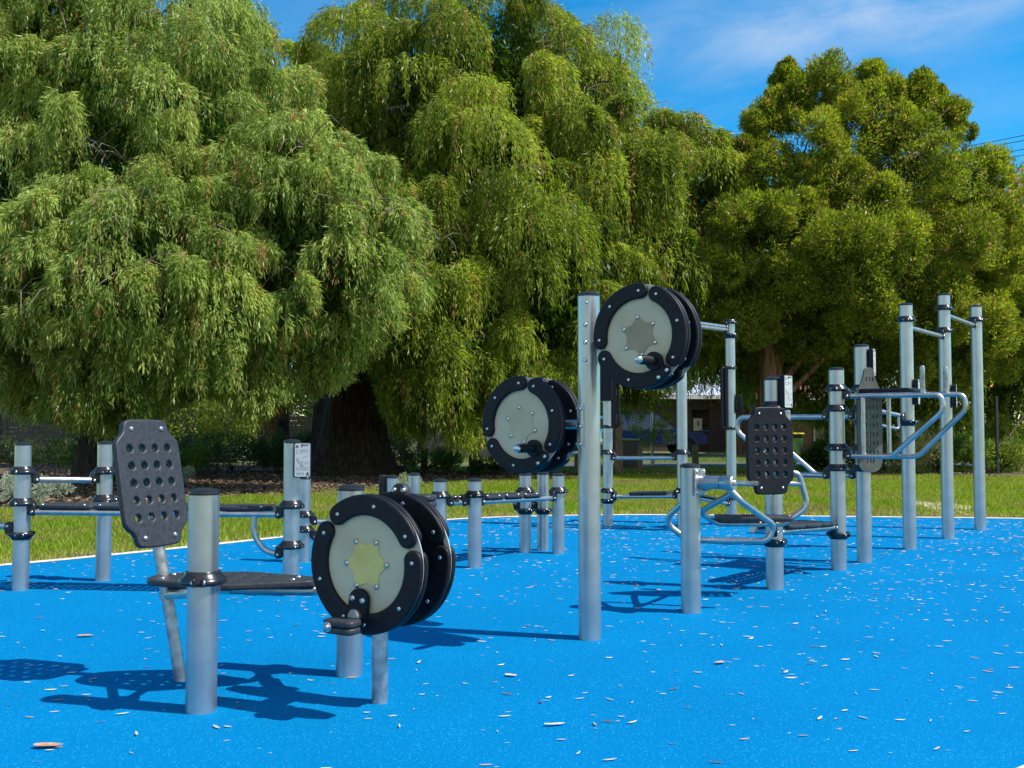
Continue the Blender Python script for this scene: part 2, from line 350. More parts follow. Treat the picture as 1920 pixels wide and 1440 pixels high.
edge.add(vs, [(i, n_ + i, n_ + (i + 1) % n_, (i + 1) % n_) for i in range(n_)] + [(n_ + i, 2 * n_ + i, 2 * n_ + (i + 1) % n_, n_ + (i + 1) % n_) for i in range(n_)])
o = edge.build('kerb', M['kerb'], None, (0, 0, 0)); o['kind'] = 'structure'
ml = chaikin(MULCH, 2, False)
sheet('mulch_bed', [(p.x, p.y) for p in ml] + [(16, 25.9), (8, 26.1), (3, 26.2), (-1, 27.5), (-3, 31), (-14, 33), (-20, 33), (-20, 12)], 0.004, M['mulch'])
sheet('road', [(1.0, 30.0), (40, 29.0), (40, 33.0), (1.0, 33.6)], 0.006, M['asphalt'])
dp = []
for k in range(26):
    a = 2 * math.pi * k / 26; rr = 1 + 0.35 * math.sin(3 * a + 1) + 0.2 * math.sin(7 * a)
    c0 = G(1765, 951); dp.append((c0.x + 0.42 * rr * math.cos(a) + 0.2 * math.sin(a), c0.y + 1.05 * rr * math.sin(a)))
sheet('bare_patch', dp, 0.012, M['dirt'])

def np_mesh(name, V, nper, cols, mat, parent=None, origin=(0, 0, 0), quads=True, colper=None):
    """one mesh from an array of separate faces of nper corners"""
    V = V.reshape(-1, 3) - np.array(origin); nv = len(V); nf = nv // nper
    me = bpy.data.meshes.new(name); me.vertices.add(nv); me.vertices.foreach_set('co', V.astype(np.float32).ravel())
    me.loops.add(nv); me.loops.foreach_set('vertex_index', np.arange(nv, dtype=np.int32))
    me.polygons.add(nf); me.polygons.foreach_set('loop_start', np.arange(0, nv, nper, dtype=np.int32))
    me.update(calc_edges=True)
    at = me.attributes.new('Col', 'FLOAT_COLOR', 'POINT'); c = np.ones((nf, 4), np.float32); c[:, :3] = cols
    at.data.foreach_set('color', np.repeat(c, nper, axis=0).ravel())
    me.materials.append(mat)
    return link(name, me, parent, origin)
def unit(a): return a / (np.linalg.norm(a, axis=-1, keepdims=True) + 1e-9)
def leaves(base, d, L, W, rng):
    """lance shaped leaves: base points, directions, lengths, widths -> quads"""
    s = unit(np.cross(d, rng.normal(size=d.shape))); nrm = np.cross(s, d)
    L = L[:, None]; W = W[:, None]
    mid = base + d * L * 0.42 + nrm * L * 0.06
    return np.stack([base, mid + s * W * 0.5, base + d * L, mid - s * W * 0.5], axis=1)

# lawn blades, between pad edge and mulch
rng = np.random.default_rng(3)
def lawn(n):
    X = rng.uniform(-9, 13, n * 3); u = rng.uniform(0, 1, n * 3)
    Y0 = interp(PAD_BACK, X) + 0.13; Y1 = interp(MULCH, X) + 0.25; Y0 = np.where(X > 8.6, 9.5, Y0)
    Y = 8.0 + u * 18
    keep = (Y > Y0 + rng.exponential(0.05, n * 3)) & (Y < Y1) & (np.abs(X) < 0.62 * Y + 1.0) & (rng.uniform(0, 1, n * 3) < np.clip(15.0 / Y, 0.5, 1.0) ** 2)
    g1 = G(1765, 951); keep &= ~((((X - g1.x) / 0.42) ** 2 + ((Y - g1.y) / 1.1) ** 2 < 1.0) & (rng.uniform(0, 1, n * 3) < 0.85))
    return X[keep][:n], Y[keep][:n]
X, Y = lawn(330000); n = len(X)
patch = np.array([mnoise.noise(Vector((x * 0.55, y * 0.55, 3))) + 0.6 * mnoise.noise(Vector((x * 1.9, y * 1.9, 9))) for x, y in zip(X, Y)])
edged = np.clip((Y - interp(PAD_BACK, X)) / 1.0, 0, 1)
dry = np.clip(0.36 - 0.6 * patch + (1 - edged) * 0.45 + rng.normal(0, 0.2, n), 0, 1)
keep = rng.uniform(0, 1, n) < (0.45 + 0.55 * edged); X, Y, dry, patch = X[keep], Y[keep], dry[keep], patch[keep]; n = len(X)
hgt = rng.uniform(0.03, 0.085, n) * (1.05 - 0.35 * dry) * np.clip(1 + .5 * patch, .6, 1.5); base = np.stack([X, Y, np.full(n, 0.003)], 1)
d = unit(np.stack([rng.normal(0, 0.55, n), rng.normal(0, 0.55, n), np.ones(n)], 1)); s = unit(np.stack([rng.normal(size=n), rng.normal(size=n), np.zeros(n)], 1))
wd = rng.uniform(0.005, 0.010, n)[:, None]
V = np.stack([base - s * wd, base + s * wd, base + d * hgt[:, None]], 1)
c0 = np.array([0.155, 0.25, 0.020]); c1 = np.array([0.35, 0.38, 0.075]); c2 = np.array([0.42, 0.34, 0.17])
dd = dry[:, None]; cols = np.where(dd < 0.6, c0 + (c1 - c0) * dd / 0.6, c1 + (c2 - c1) * (dd - 0.6) / 0.4) * rng.uniform(0.5, 1.3, (n, 1)) * np.clip(1 + .35 * patch, .6, 1.35)[:, None]
o = np_mesh('lawn_grass', V, 3, cols, M['grass']); tag(o, 'short sunlit green lawn grass growing between the blue pad and the mulch bed', 'grass', kind='stuff')
# far verge grass
n = 26000; X = rng.uniform(-3, 24, n); Y = np.where(rng.uniform(0, 1, n) < 0.6, rng.uniform(26.1, 29.2, n), rng.uniform(33.8, 38, n))
base = np.stack([X, Y, np.full(n, 0.003)], 1); d = unit(np.stack([rng.normal(0, 0.5, n), rng.normal(0, 0.5, n), np.ones(n)], 1))
s = unit(np.stack([rng.normal(size=n), rng.normal(size=n) * 0.3, np.zeros(n)], 1)); h = rng.uniform(0.05, 0.12, n)[:, None]
V = np.stack([base - s * 0.012, base + s * 0.012, base + d * h], 1)
cols = np.array([0.13, 0.21, 0.03]) + rng.uniform(0, 1, (n, 1)) * np.array([0.14, 0.08, 0.05])
o = np_mesh('verge_grass', V, 3, cols, M['grass']); tag(o, 'rough grass on the verge beside the asphalt road behind the trees', 'grass', kind='stuff')
# mulch chips
n = 60000; X = rng.uniform(-13, 12, n * 2); Y = rng.uniform(13, 27, n * 2); k = (Y > interp(MULCH, X) + rng.normal(0, 0.22, n * 2) - 0.1) & (np.abs(X) < 0.6 * Y + 1) & (Y < 26.0 + np.clip((2 - X) * 0.6, 0, 3)); X, Y = X[k][:n], Y[k][:n]; n = len(X)
base = np.stack([X, Y, rng.uniform(0.004, 0.03, n)], 1); a = rng.uniform(0, 6.28, n); d = unit(np.stack([np.cos(a), np.sin(a), rng.normal(0, 0.22, n)], 1))
V = leaves(base, d, rng.uniform(0.04, 0.13, n), rng.uniform(0.015, 0.045, n), rng)
t = rng.uniform(0, 1, (n, 1)) ** 1.6; cols = np.array([0.045, 0.028, 0.018]) + t * np.array([0.30, 0.21, 0.145])
o = np_mesh('wood_chips', V, 4, cols, M['litter']); tag(o, 'brown wood chips and dead leaves lying over the mulch bed', 'mulch', kind='stuff')

# dry leaves on the blue pad
n = 42000
X = rng.uniform(-8, 8.5, n); Y = rng.uniform(2.2, 13.4, n)
padfront = np.interp(X, [a for a, _ in reversed(PAD_FRONT)], [b for _, b in reversed(PAD_FRONT)])
cl = np.array([mnoise.noise(Vector((x * 0.7, y * 0.5, 1.7))) for x, y in zip(X, Y)])
dens = np.clip(0.06 + 0.030 * (Y - 3.5) + 0.16 * cl + 0.018 * (X + 1), 0.02, 0.42)
k = (Y < interp(PAD_BACK, X) - 0.05) & (Y > padfront + 0.1) & (rng.uniform(0, 1, n) < dens); X, Y = X[k], Y[k]; n = len(X)
a = np.where(rng.uniform(0, 1, n) < 0.6, rng.normal(0.1, 0.45, n), rng.uniform(0, 3.14, n)); L = rng.uniform(0.015, 0.068, n) * rng.uniform(0.6, 1.1, n); W = np.minimum(L * rng.uniform(0.10, 0.26, n), 0.012)
t0 = np.stack([np.cos(a), np.sin(a), np.zeros(n)], 1); s0 = np.stack([-np.sin(a), np.cos(a), np.zeros(n)], 1)
c = np.stack([X, Y, np.full(n, 0.0125)], 1); lift = L * rng.uniform(0.01, 0.09, n); zz = np.array([0, 0, 1.0])
tw = rng.normal(0, 0.18, n)[:, None]
def q(u, v, z): return c + t0 * (L * u)[:, None] + s0 * (W * v)[:, None] + zz * (lift * z)[:, None] + zz * np.abs(tw) * (W * abs(v))[:, None] * (1 if v > 0 else 0.2)
p0, pa, pb, pc, pd, p5 = q(-.5, 0, 1), q(-.17, .5, .25), q(.2, .45, 0.1), q(.5, .05, .9), q(.2, -.45, 0.1), q(-.17, -.5, .25)
V = np.stack([np.stack([p0, p5, pd, pc], 1), np.stack([p0, pc, pb, pa], 1)], 1)
tt = rng.uniform(0, 1, n); pal = np.where((tt < 0.62)[:, None], np.array([0.50, 0.46, 0.41]), np.where((tt < 0.85)[:, None], np.array([0.42, 0.27, 0.16]), np.array([0.12, 0.08, 0.06]))) * rng.uniform(0.75, 1.2, (n, 1))
o = np_mesh('leaf_litter', V, 4, np.repeat(pal, 2, axis=0), M['litter']); tag(o, 'small dry pale leaves scattered all over the blue rubber pad', 'leaves', kind='stuff')
def dry_leaf(px, py, L, W, ang, col, label):
    c = G(px, py) + Vector((0, 0, 0.012)); mb = MB(); nU = 9; vs = []
    for i in range(nU):
        u = i / (nU - 1); ww = W * math.sin(math.pi * min(1, u * 0.93 + 0.06)) ** 0.8 * 0.5 + 0.0015
        for v in (-1, 0, 1):
            vs.append(((u - .5) * L, v * ww * (1 + 0.12 * math.sin(9 * u)), 0.003 + abs(v) * 0.25 * ww + 0.12 * L * (2 * u - 1) ** 2 * (0.5 if u < .5 else 0.25)))
    fs = [(i * 3 + j, (i + 1) * 3 + j, (i + 1) * 3 + j + 1, i * 3 + j + 1) for i in range(nU - 1) for j in range(2)]
    mb.add(vs, fs, Matrix.Translation(c) @ Matrix.Rotation(ang, 4, 'Z'))
    k = 'dry%.2f' % col[0]
    if k not in M:
        m, _, _ = pbr('dead_leaf', col, 0.7); M[k] = vary(m, 60, tuple(x * 0.7 for x in col), tuple(min(1, x * 1.25) for x in col))
    o = mb.build('dead_leaf', M[k], None, c); tag(o, label, 'leaf', 'larger dead leaves on the blue pad')
dry_leaf(90, 1406, 0.105, 0.042, 0.1, (0.42, 0.24, 0.15), 'large brown dead leaf in the bottom left corner of the blue pad')
dry_leaf(160, 1197, 0.085, 0.035, 0.2, (0.50, 0.26, 0.12), 'orange brown curled leaf on the blue pad left of the leaning bike tube')
dry_leaf(958, 1272, 0.06, 0.026, -0.3, (0.62, 0.47, 0.35), 'tan leaf on the open blue pad right of the thin bike post')
dry_leaf(1350, 1248, 0.06, 0.03, 0.5, (0.51, 0.30, 0.20), 'reddish brown curled leaf on the blue pad below the leg swing post')
dry_leaf(1040, 1365, 0.085, 0.018, 0.25, (0.66, 0.58, 0.5), 'long pale twisted leaf near the bottom edge below the tall crank post')

# ------------------------------------------------------------------ fitness equipment kit of parts
bm_ = MB().lathe([(0.0115, 0), (0.0115, 0.003), (0.0095, 0.0065), (0.0055, 0.0085), (0.0045, 0.006)], 14)
BOLT = bpy.data.meshes.new('bolt'); BOLT.from_pydata(bm_.v, [], bm_.f); finish(BOLT, M['bolt'])
def bolt(parent, p, nrm, s=1.0):
    o = bpy.data.objects.new('bolt', BOLT); COL.objects.link(o); o.parent = parent; o.location = Vector(p) - WO[parent.name]
    o.rotation_mode = 'QUATERNION'; o.rotation_quaternion = Vector(nrm).to_track_quat('Z', 'Y'); o.scale = (s, s, s)
    return o
def post(root, base, r, h, cap=True, mat='post', lean=None):
    b = Vector((base[0], base[1], 0.0))
    p = MB().lathe([(r, -0.02), (r, h), (r - 0.004, h + 0.001)], 40, Matrix.Translation(b)).build('post', M[mat], root, b)
    if cap:
        MB().lathe([(r + 0.002, h - 0.010), (r + 0.003, h - 0.002), (r + 0.001, h + 0.006), (r * 0.85, h + 0.013), (r * 0.5, h + 0.018), (0.001, h + 0.020)], 40, Matrix.Translation(b)).build('post_cap', M['collar'], p)
    return p
def collar(root, base, r, z, ear, flip=False, lug=None, size=1.0):
    """black clamp round a post at height z with an ear that takes a tube in direction ear"""
    b = Vector((base[0], base[1], z)); sg = -1 if flip else 1; d = Vector((ear[0], ear[1], 0)).normalized(); s = UP.cross(d)
    mb = MB(); prof = [(r + .0015, .046), (r + .009, .042), (r + .013, .031), (r + .03, .015), (r + .036, .007), (r + .036, -.002), (r + .03, -.010), (r + .012, -.014), (r + .0015, -.014)]
    prof = [(a, c * sg) for a, c in prof]
    mb.lathe(prof if not flip else prof[::-1], 40, Matrix.Translation(b), caps=False)
    # ear: two rounded cheeks that clasp the tube
    er = [(-0.004, .012), (.036, .012), (.05, 0), (.058, -.03), (.06, -.055), (.052, -.078), (.034, -.086), (.012, -.08), (-0.002, -.06)]
    Mx = frame(b + d * r, d, UP * sg, d.cross(UP * sg))
    me = plate(er, (), 0.052, 0.010, 2)
    mb.mesh(me, Mx); bpy.data.meshes.remove(me)
    l = Vector(lug) if lug is not None else (-d + s * 0.4)
    l = Vector((l.x, l.y, 0)).normalized(); ls = UP.cross(l)
    for k in (-1, 1):
        mb.box(b + l * (r + .026) + ls * (0.019 * k) + UP * (0.004 * sg), 0.034, 0.014, 0.034, None, 0.005) if False else mb.box((0, 0, 0), 0.036, 0.013, 0.036, frame(b + l * (r + .026) + ls * (0.017 * k) + UP * (0.006 * sg), l, ls, UP), 0.005)
    o = mb.build('collar', M['collar'], root, b)
    for k in (-1, 1): bolt(o, b + d * (r + .034) + s * (0.026 * k) + UP * (-0.055 * sg), s * k, 1.0)
    bolt(o, b + l * (r + .030) + ls * 0.0235 + UP * (0.006 * sg), ls, 0.9); bolt(o, b + l * (r + .030) - ls * 0.0235 + UP * (0.006 * sg), -ls, 0.9)
    return b + d * (r + .034) + UP * (-0.055 * sg)          # where the tube starts
def rail(root, pts, r=0.021, fr=0.08, name='rail', mat='tube', n=16):
    return MB().tube(fillet(pts, fr, 10), r, n).build(name, M[mat], root)
def sign(root, c, n, wd=0.115, ht=0.24, th=0.035, text=True):
    Mx = look(c, n); n = Vector(n).normalized()
    bk = MB().mesh(plate(rrect(wd, ht, 0.014), (), th, 0.004), Mx).build('info_sign', M['plastic_dark'], root, Vector(c))
    if not text: return bk
    F2 = Mx @ Matrix.Translation((0, 0, th / 2 + 0.0015))
    MB().mesh(plate(rrect(wd - .012, ht - .012, 0.010), (), 0.003, 0.0008, 1), F2).build('sign_face', M['sign'], bk, F2.translation)
    if text:
        F3 = F2 @ Matrix.Translation((0, 0, 0.0022)); mb = MB(); W2, H2 = wd / 2, ht / 2
        def bar(x, y, w_, h_): mb.box((x, y, 0), w_, h_, 0.0008, F3)
        tcv = bpy.data.curves.new('txt', 'FONT'); tcv.body = 'forpark'; tcv.size = 0.022; tcv.extrude = 0.0004
        ob = bpy.data.objects.new('txt', tcv); COL.objects.link(ob); me = bpy.data.meshes.new_from_object(ob.evaluated_get(bpy.context.evaluated_depsgraph_get()))
        bpy.data.objects.remove(ob); bpy.data.curves.remove(tcv)
        sx = (wd * 0.40) / 0.075; mb.mesh(me, F3 @ Matrix.Translation((W2 * 0.02, H2 * 0.82, 0)) @ Matrix.Diagonal((min(1, sx), 1, 1, 1)))
        bpy.data.meshes.remove(me)
        # running-animal mark left of the word and a small mark in the lower right corner
        for x, y, w_, h_ in ((-.10, .86, .10, .012), (-.04, .83, .10, .016), (-.07, .79, .05, .02)): bar(x * W2, y * H2, w_ * W2, h_)
        for x, y, w_, h_ in ((.62, -.78, .22, .012), (.52, -.84, .07, .016), (.74, -.84, .07, .016), (.62, -.72, .08, .01)): bar(x * W2, y * H2, w_ * W2, h_)
        for y, w_ in ((.82, .22), (.75, .34)): bar(-.62 * W2, y * H2, w_ * W2, .006)
        mb.add([(-.05 * W2, .10 * H2, 0), (.75 * W2, .26 * H2, 0), (.75 * W2, .275 * H2, 0), (-.05 * W2, .115 * H2, 0)], [(0, 1, 2, 3)], F3)
        bar(-.62 * W2, .03 * H2, .05 * W2, .02); bar(-.42 * W2, .03 * H2, .04 * W2, .02); bar(-.42 * W2, -.12 * H2, .03 * W2, .018); bar(-.1 * W2, -.32 * H2, .35 * W2, .005)
        mb.build('sign_lettering', M['ink'], bk, F3.translation)
        mb = MB(); rnd = random.Random(5)
        for y in (.60, .55, .50, .42, -.06, -.11, -.16, -.22, -.40, -.45, -.5, -.56, -.72, -.77, -.82):
            x = -.72
            while x < .7:
                w_ = rnd.uniform(.06, .2)
                if not (y < -.6 and x > .1) and rnd.random() < .8: bar((x + w_ / 2) * W2, y * H2, w_ * W2, .0028)
                x += w_ + .05
        mb.build('sign_small_print', M['ink_grey'], bk, F3.translation)
    return bk
def seg_outline(a0, a1, ri, ro, n=30):
    rm, hw = (ri + ro) / 2, (ro - ri) / 2; pa = hw / rm; out = []
    A0, A1 = a0 + pa, a1 - pa
    for k in range(n + 1): a = A0 + (A1 - A0) * k / n; out.append((ro * math.cos(a), ro * math.sin(a)))
    for k in range(1, 10):
        t = math.pi * k / 10; c = (rm * math.cos(A1), rm * math.sin(A1)); a = A1 + t; out.append((c[0] + hw * math.cos(a), c[1] + hw * math.sin(a)))
    for k in range(n + 1): a = A1 + (A0 - A1) * k / n; out.append((ri * math.cos(a), ri * math.sin(a)))
    for k in range(1, 10):
        t = math.pi * k / 10; c = (rm * math.cos(A0), rm * math.sin(A0)); a = A0 + math.pi + t; out.append((c[0] + hw * math.cos(a), c[1] + hw * math.sin(a)))
    return out
def wheel(root, c, n, rad, gap0, depth, star, label=None, star0=0.37):
    """double wheel: two plates ringed by three black segments each, hub between; c is the middle of the front plate"""
    n = Vector(n).normalized(); Mx = look(c, n); x, y = Mx.col[0].xyz, Mx.col[1].xyz
    hub = MB().lathe([(0.055, -depth), (0.055, 0)], 30, Mx)
    hub.lathe([(rad * 0.90, -depth + 0.0035), (rad * 0.90, -depth + 0.008)], 60, Mx); hub.lathe([(rad * 0.90, -0.008), (rad * 0.90, -0.0035)], 60, Mx)
    W = hub.build('crank_wheel', M['plastic_dark'], root, Vector(c))
    if label: W['label'] = label
    ri = rad * 0.70
    for z in (0, -depth): MB().lathe([(rad * 0.975, z - 0.0025), (rad * 0.978, z - 0.0015), (rad * 0.978, z + 0.0015), (rad * 0.975, z + 0.0025)], 90, Mx).build('disc', M['face_edge'], W)
    MB().lathe([(rad * 0.78, 0.0035), (rad * 0.785, 0.0060), (rad * 0.78, 0.0080)], 64, Mx).build('face_plate', M['face'], W)
    st = []
    for k in range(6):
        a = gap0 + math.pi / 3 * k + star0
        for j in range(10):
            u = j / 10; b = a + math.pi / 3 * u; rr = rad * (0.40 - 0.125 * math.sin(math.pi * u) ** 0.8); st.append((rr * math.cos(b), rr * math.sin(b)))
    MB().mesh(plate(st, (), 0.004, 0.0008, 1), Mx @ Matrix.Translation((0, 0, 0.0102))).build('star_plate', M[star], W)
    for k in range(6):
        a = gap0 + math.pi / 3 * k + star0; bolt(W, Mx @ Vector((rad * .36 * math.cos(a), rad * .36 * math.sin(a), 0.011)), n, 1.05)
    for side, z in ((1, 0), (-1, -depth)):
        for k in range(3):
            a0 = gap0 + k * 2 * math.pi / 3 + 0.022; a1 = gap0 + (k + 1) * 2 * math.pi / 3 - 0.022
            me = plate(seg_outline(a0, a1, ri, rad), (), 0.026, 0.009, 3); mb = MB()
            mb.mesh(me, Mx @ Matrix.Translation((0, 0, z + 0.0160))); mb.mesh(me, Mx @ Matrix.Translation((0, 0, z - 0.0160))); bpy.data.meshes.remove(me)
            S = mb.build('rim_segment', M['plastic_dark'], W)
            for u in (0.10, 0.5, 0.90):
                a = a0 + (a1 - a0) * u; rm = (ri + rad) / 2
                bolt(W, Mx @ Vector((rm * math.cos(a), rm * math.sin(a), z + 0.0285)), n, 0.85)
    return W, Mx
def crank_handle(W, Mx, rad, ang, ztop=0.0285):
    """lobed bracket at a gap and a ribbed grip standing out of the wheel"""
    c, s_ = math.cos(ang), math.sin(ang); L = Mx @ Matrix((( c, -s_, 0, 0), (s_, c, 0, 0), (0, 0, 1, 0), (0, 0, 0, 1)))
    out = [(rad * .62 + 0.048 * math.cos(a), 0.048 * math.sin(a)) for a in [R(70 + k * 220 / 14) for k in range(15)]]
    out += [(rad * .80, -.027), (rad * .86, -.045), (rad * .92, -.052), (rad * .985, -.04), (rad, -0.012), (rad, 0.012), (rad * .985, .04), (rad * .92, .052), (rad * .86, .045), (rad * .80, .027)]
    H = MB().mesh(plate(out, (), 0.022, 0.006, 2), L @ Matrix.Translation((0, 0, ztop + 0.010))).build('crank_bracket', M['plastic_dark'], W)
    g = [(0.020, 0), (0.021, 0.015)]
    for k in range(6):
        z = 0.018 + k * 0.0155; g += [(0.0195, z), (0.022, z + 0.004), (0.022, z + 0.010), (0.0195, z + 0.0145)]
    g += [(0.021, 0.115), (0.019, 0.122)]
    gx = L @ Matrix.Translation((rad * .62, 0, ztop + 0.02)) @ Matrix.Scale(1.15, 4)
    MB().lathe([(0.042, 0), (0.042, 0.008), (0.038, 0.012)], 24, gx).lathe([(a, z + 0.012) for a, z in g], 24, gx).build('handle_grip', M['plastic_dark'], W)
    MB().lathe([(0.0185, 0.132), (0.0185, 0.140), (0.013, 0.149), (0.003, 0.152)], 18, gx).build('grip_end_bolt', M['bolt'], W)
    nz = Mx.col[2].xyz
    for yy in (-.03, .03): bolt(W, L @ Vector((rad * .92, yy, ztop + 0.021)), nz, 1.05)
    for yy in (-.036, .036): bolt(W, L @ Vector((rad * .62 + 0.006, yy, ztop + 0.021)), nz, 0.95)
    return L
def board(outer, nx, ny, dx, dy, r=0.011, thick=0.026, x0=0, y0=0):
    hs_ = [[(x0 + (i - (nx - 1) / 2) * dx + a * r * 1.9, y0 + (j - (ny - 1) / 2) * dy + b * r) for a, b in ((1, .4), (.75, 1), (-.75, 1), (-1, .4), (-1, -.4), (-.75, -1), (.75, -1), (1, -.4))] for i in range(nx) for j in range(ny)]
    return plate(outer, hs_, thick, 0.007 if thick > .02 else 0.003, 2)
def backrest(root, Mx, name='backrest', mat='plastic'):
    hw = [(0.0, .305), (.10, .305), (.125, .290), (.132, .262), (.134, .248), (.150, .228), (.168, .214), (.184, .192), (.187, .17)]
    right = hw[1:] + [(.187, 0)]; o_ = [(x, y) for x, y in right] + [(x, -y) for x, y in right[:-1][::-1]]
    o_ = o_ + [(-x, y) for x, y in o_[::-1]]
    o_ = [(p.x, p.y) for p in chaikin(o_, 2)]
    hs_ = [circ((i - 1.5) * .074, (j - 2) * .082, .0175, 18) for i in range(4) for j in range(5)]
    B = MB().mesh(plate(o_, hs_, 0.034, 0.008, 3), Mx).build(name, M[mat], root, Mx.translation)
    z = Mx.col[2].xyz
    for x in (-.088, .088):
        for y in (-.258, .258):
            bolt(B, Mx @ Vector((x, y, .016)), z, 1.1 if name == 'backrest' else .85); bolt(B, Mx @ Vector((x, y, -.016)), -z, .85)
    return B

# ------------------------------------------------------------------ 1. leg cycle in the foreground
pA = G(377, 1336); pB = G(655, 1268); pC = G(712, 1320)
RP = 0.0635
bike = empty('leg_cycle', (pA.x, pA.y, 0), 'low leg cycle with tilted perforated backrest, seat and pedal wheel at the front left', 'leg cycle')
post(bike, pA, RP, 0.918); post(bike, pB, RP, 0.898); post(bike, pC, 0.035, 0.60, cap=False, mat='galv')
seat_c = Vector((-1.33, 4.60, 0.485))
bdir = Vector((0.93, -0.10, 0)).normalized()
# seat: rounded at the back, broad, then tapering to the front
so = [(-.36, 0), (-.345, .075), (-.27, .13), (-.12, .165), (.03, .19), (.07, .19), (.12, .17), (.40, .075), (.44, .055), (.44, -.055), (.40, -.075), (.12, -.19), (.07, -.205), (.03, -.205), (-.12, -.165), (-.27, -.13), (-.345, -.075)]
so = [(p.x, p.y) for p in chaikin(so, 1)]
hs_ = []
for i_ in range(5):
    for j_ in range(4):
        x_, y_ = -.17 + i_ * .085, (j_ - 1.5) * .058
        hs_.append([(x_ + a_ * .02, y_ + b_ * .0085) for a_, b_ in ((1, .4), (.7, 1), (-.7, 1), (-1, .4), (-1, -.4), (-.7, -1), (.7, -1), (1, -.4))])
Sx = frame(seat_c, bdir, UP.cross(bdir), UP)
seat = MB().mesh(plate(so, hs_, 0.03, 0.009, 3), Sx).build('seat', M['plastic'], bike, seat_c)
for x, y in ((-.27, .06), (-.27, -.06), (.34, .04), (.34, -.04)): bolt(seat, Sx @ Vector((x, y, .013)), UP)
nb = (Vector((0.84, -0.46, 0)).normalized() * math.cos(R(12)) + UP * math.sin(R(12)))
tb = G(341, 1279); tt = P(296, 1018, 4.69)
leg = MB().tube([tb - UP * 0.02, tb.lerp(tt, .5), tt + (tt - tb) * 0.20], 0.0285, 20).build('leaning_tube', M['galv'], bike, tb)
pc_ = P(283, 905, 4.70) + nb * 0.0
Bx = look(pc_, nb); backrest(bike, Bx)
MB().lathe([(0.035, 0), (0.035, 0.03)], 24, frame(tb.lerp(tt, .60), *(lambda t: (t.orthogonal().normalized(), t.cross(t.orthogonal().normalized()), t))((tt - tb).normalized()))).build('tube_sleeve', M['galv'], bike)
ca = Vector((pA.x, pA.y, 0)); e_dir = (seat_c - Vector((pA.x, pA.y, .485)))
ez = collar(bike, pA, RP, 0.545, e_dir, False, lug=(0.1, -1, 0))
s0 = seat_c - UP * 0.040
rail(bike, [ez, s0 + bdir * 0.02], 0.022, name='seat_arm')
rail(bike, [tb.lerp(tt, .635) , s0 - bdir * 0.1, s0 + bdir * 0.44, Vector((pB.x, pB.y, .462)) - bdir * 0.05], 0.024, 0.05, name='seat_rail')
rail(bike, [tb.lerp(tt, .62), Vector((pA.x, pA.y, 0.49)) + Vector((-.05, .03, 0))], 0.020, name='seat_arm')
collar(bike, pB, RP, 0.525, Vector((-1, 0.05, 0)))
pwc = P(690, 1057, 4.11)
Wp, Mp = wheel(bike, pwc, (-0.50, -0.866, 0), 0.287, R(18), 0.20, 'star_y', 'pedal wheel with yellow star plate', 0.75)
# pedals: one at the lower gap of the front plate, one at the top of the rear plate
def pedal(W, Mx, rad, ang, z0, sgn, rot=0):
    c, s_ = math.cos(ang), math.sin(ang); L = Mx @ Matrix(((c, -s_, 0, 0), (s_, c, 0, 0), (0, 0, 1, 0), (0, 0, 0, 1)))
    out = [(rad * .52 + 0.05 * math.cos(a), 0.05 * math.sin(a)) for a in [R(90 + k * 180 / 12) for k in range(13)]] + [(rad * .80, -.05), (rad * .86, -.03), (rad * .86, .03), (rad * .80, .05)]
    MB().mesh(plate(out, (), 0.026, 0.008, 2), L @ Matrix.Translation((0, 0, z0 + sgn * 0.006))).build('crank_bracket', M['plastic_dark'], W)
    nz = Mx.col[2].xyz * sgn
    for yy in (-.026, .026): bolt(W, L @ Vector((rad * .50, yy, z0 + sgn * 0.019)), nz, 1.2)
    ctr = L @ Vector((rad * .74, 0, z0 + sgn * 0.02))
    MB().lathe([(0.03, 0), (0.03, 0.014), (0.024, 0.02)], 24, look(ctr, nz)).build('pedal_boss', M['galv'] if sgn > 0 else M['plastic'], W)
    hx = Mx.col[0].xyz
    pcx = ctr + nz * 0.066 + UP * (-0.030 if sgn > 0 else 0.03) + hx * (-0.012 if sgn > 0 else 0.06)
    Px = frame(pcx, hx, nz, hx.cross(nz)); mb = MB(); me = plate(rrect(0.152, 0.095, 0.03), (), 0.027, 0.009, 2)
    mb.mesh(me, Px @ Matrix.Translation((0, 0, .0145))); mb.mesh(me, Px @ Matrix.Translation((0, 0, -.0145)))
    mb.build('pedal', M['plastic'], W, pcx); e_ = pcx + nz * 0.0475 - hx * 0.040
    MB().lathe([(0.021, -.004), (0.021, 0.003), (0.018, 0.006)], 22, look(e_, nz)).build('pedal_end_washer', M['bolt'], W)
    bolt(W, e_ + nz * 0.005, nz, 1.2)
pedal(Wp, Mp, 0.287, R(262), 0.022, 1)
pedal(Wp, Mp, 0.287, R(96), -0.20 - 0.024, -1)
# top bracket of the rear plate seen over the front rim
tbx = Mp @ Vector((0.02, 0.287 * 0.98, -0.20))
MB().lathe([(0.040, -.018), (0.043, -.012), (0.043, .012), (0.040, .018)], 30, look(tbx, Mp.col[2].xyz)).build('rear_boss', M['plastic'], Wp)
for dx in (-.024, .024): bolt(Wp, tbx + Mp.col[0].xyz * dx + Mp.col[2].xyz * .018 + UP * .012, Mp.col[2].xyz, 1.2)
MB().box((0, 0, 0), 0.15, 0.05, 0.10, frame(Vector((pB.x, pB.y, .62)) + (pC - pB) * 0.55, (pC - pB).normalized(), UP.cross((pC - pB).normalized()), UP), 0.01).build('wheel_bearing', M['galv'], bike)
axis_y = Vector(pwc) - Mp.col[2].xyz * 0.12
MB().cyl((axis_y.x, axis_y.y, axis_y.z), (pB.x, pB.y, axis_y.z), 0.03, 20).build('axle_tube', M['galv'], bike)
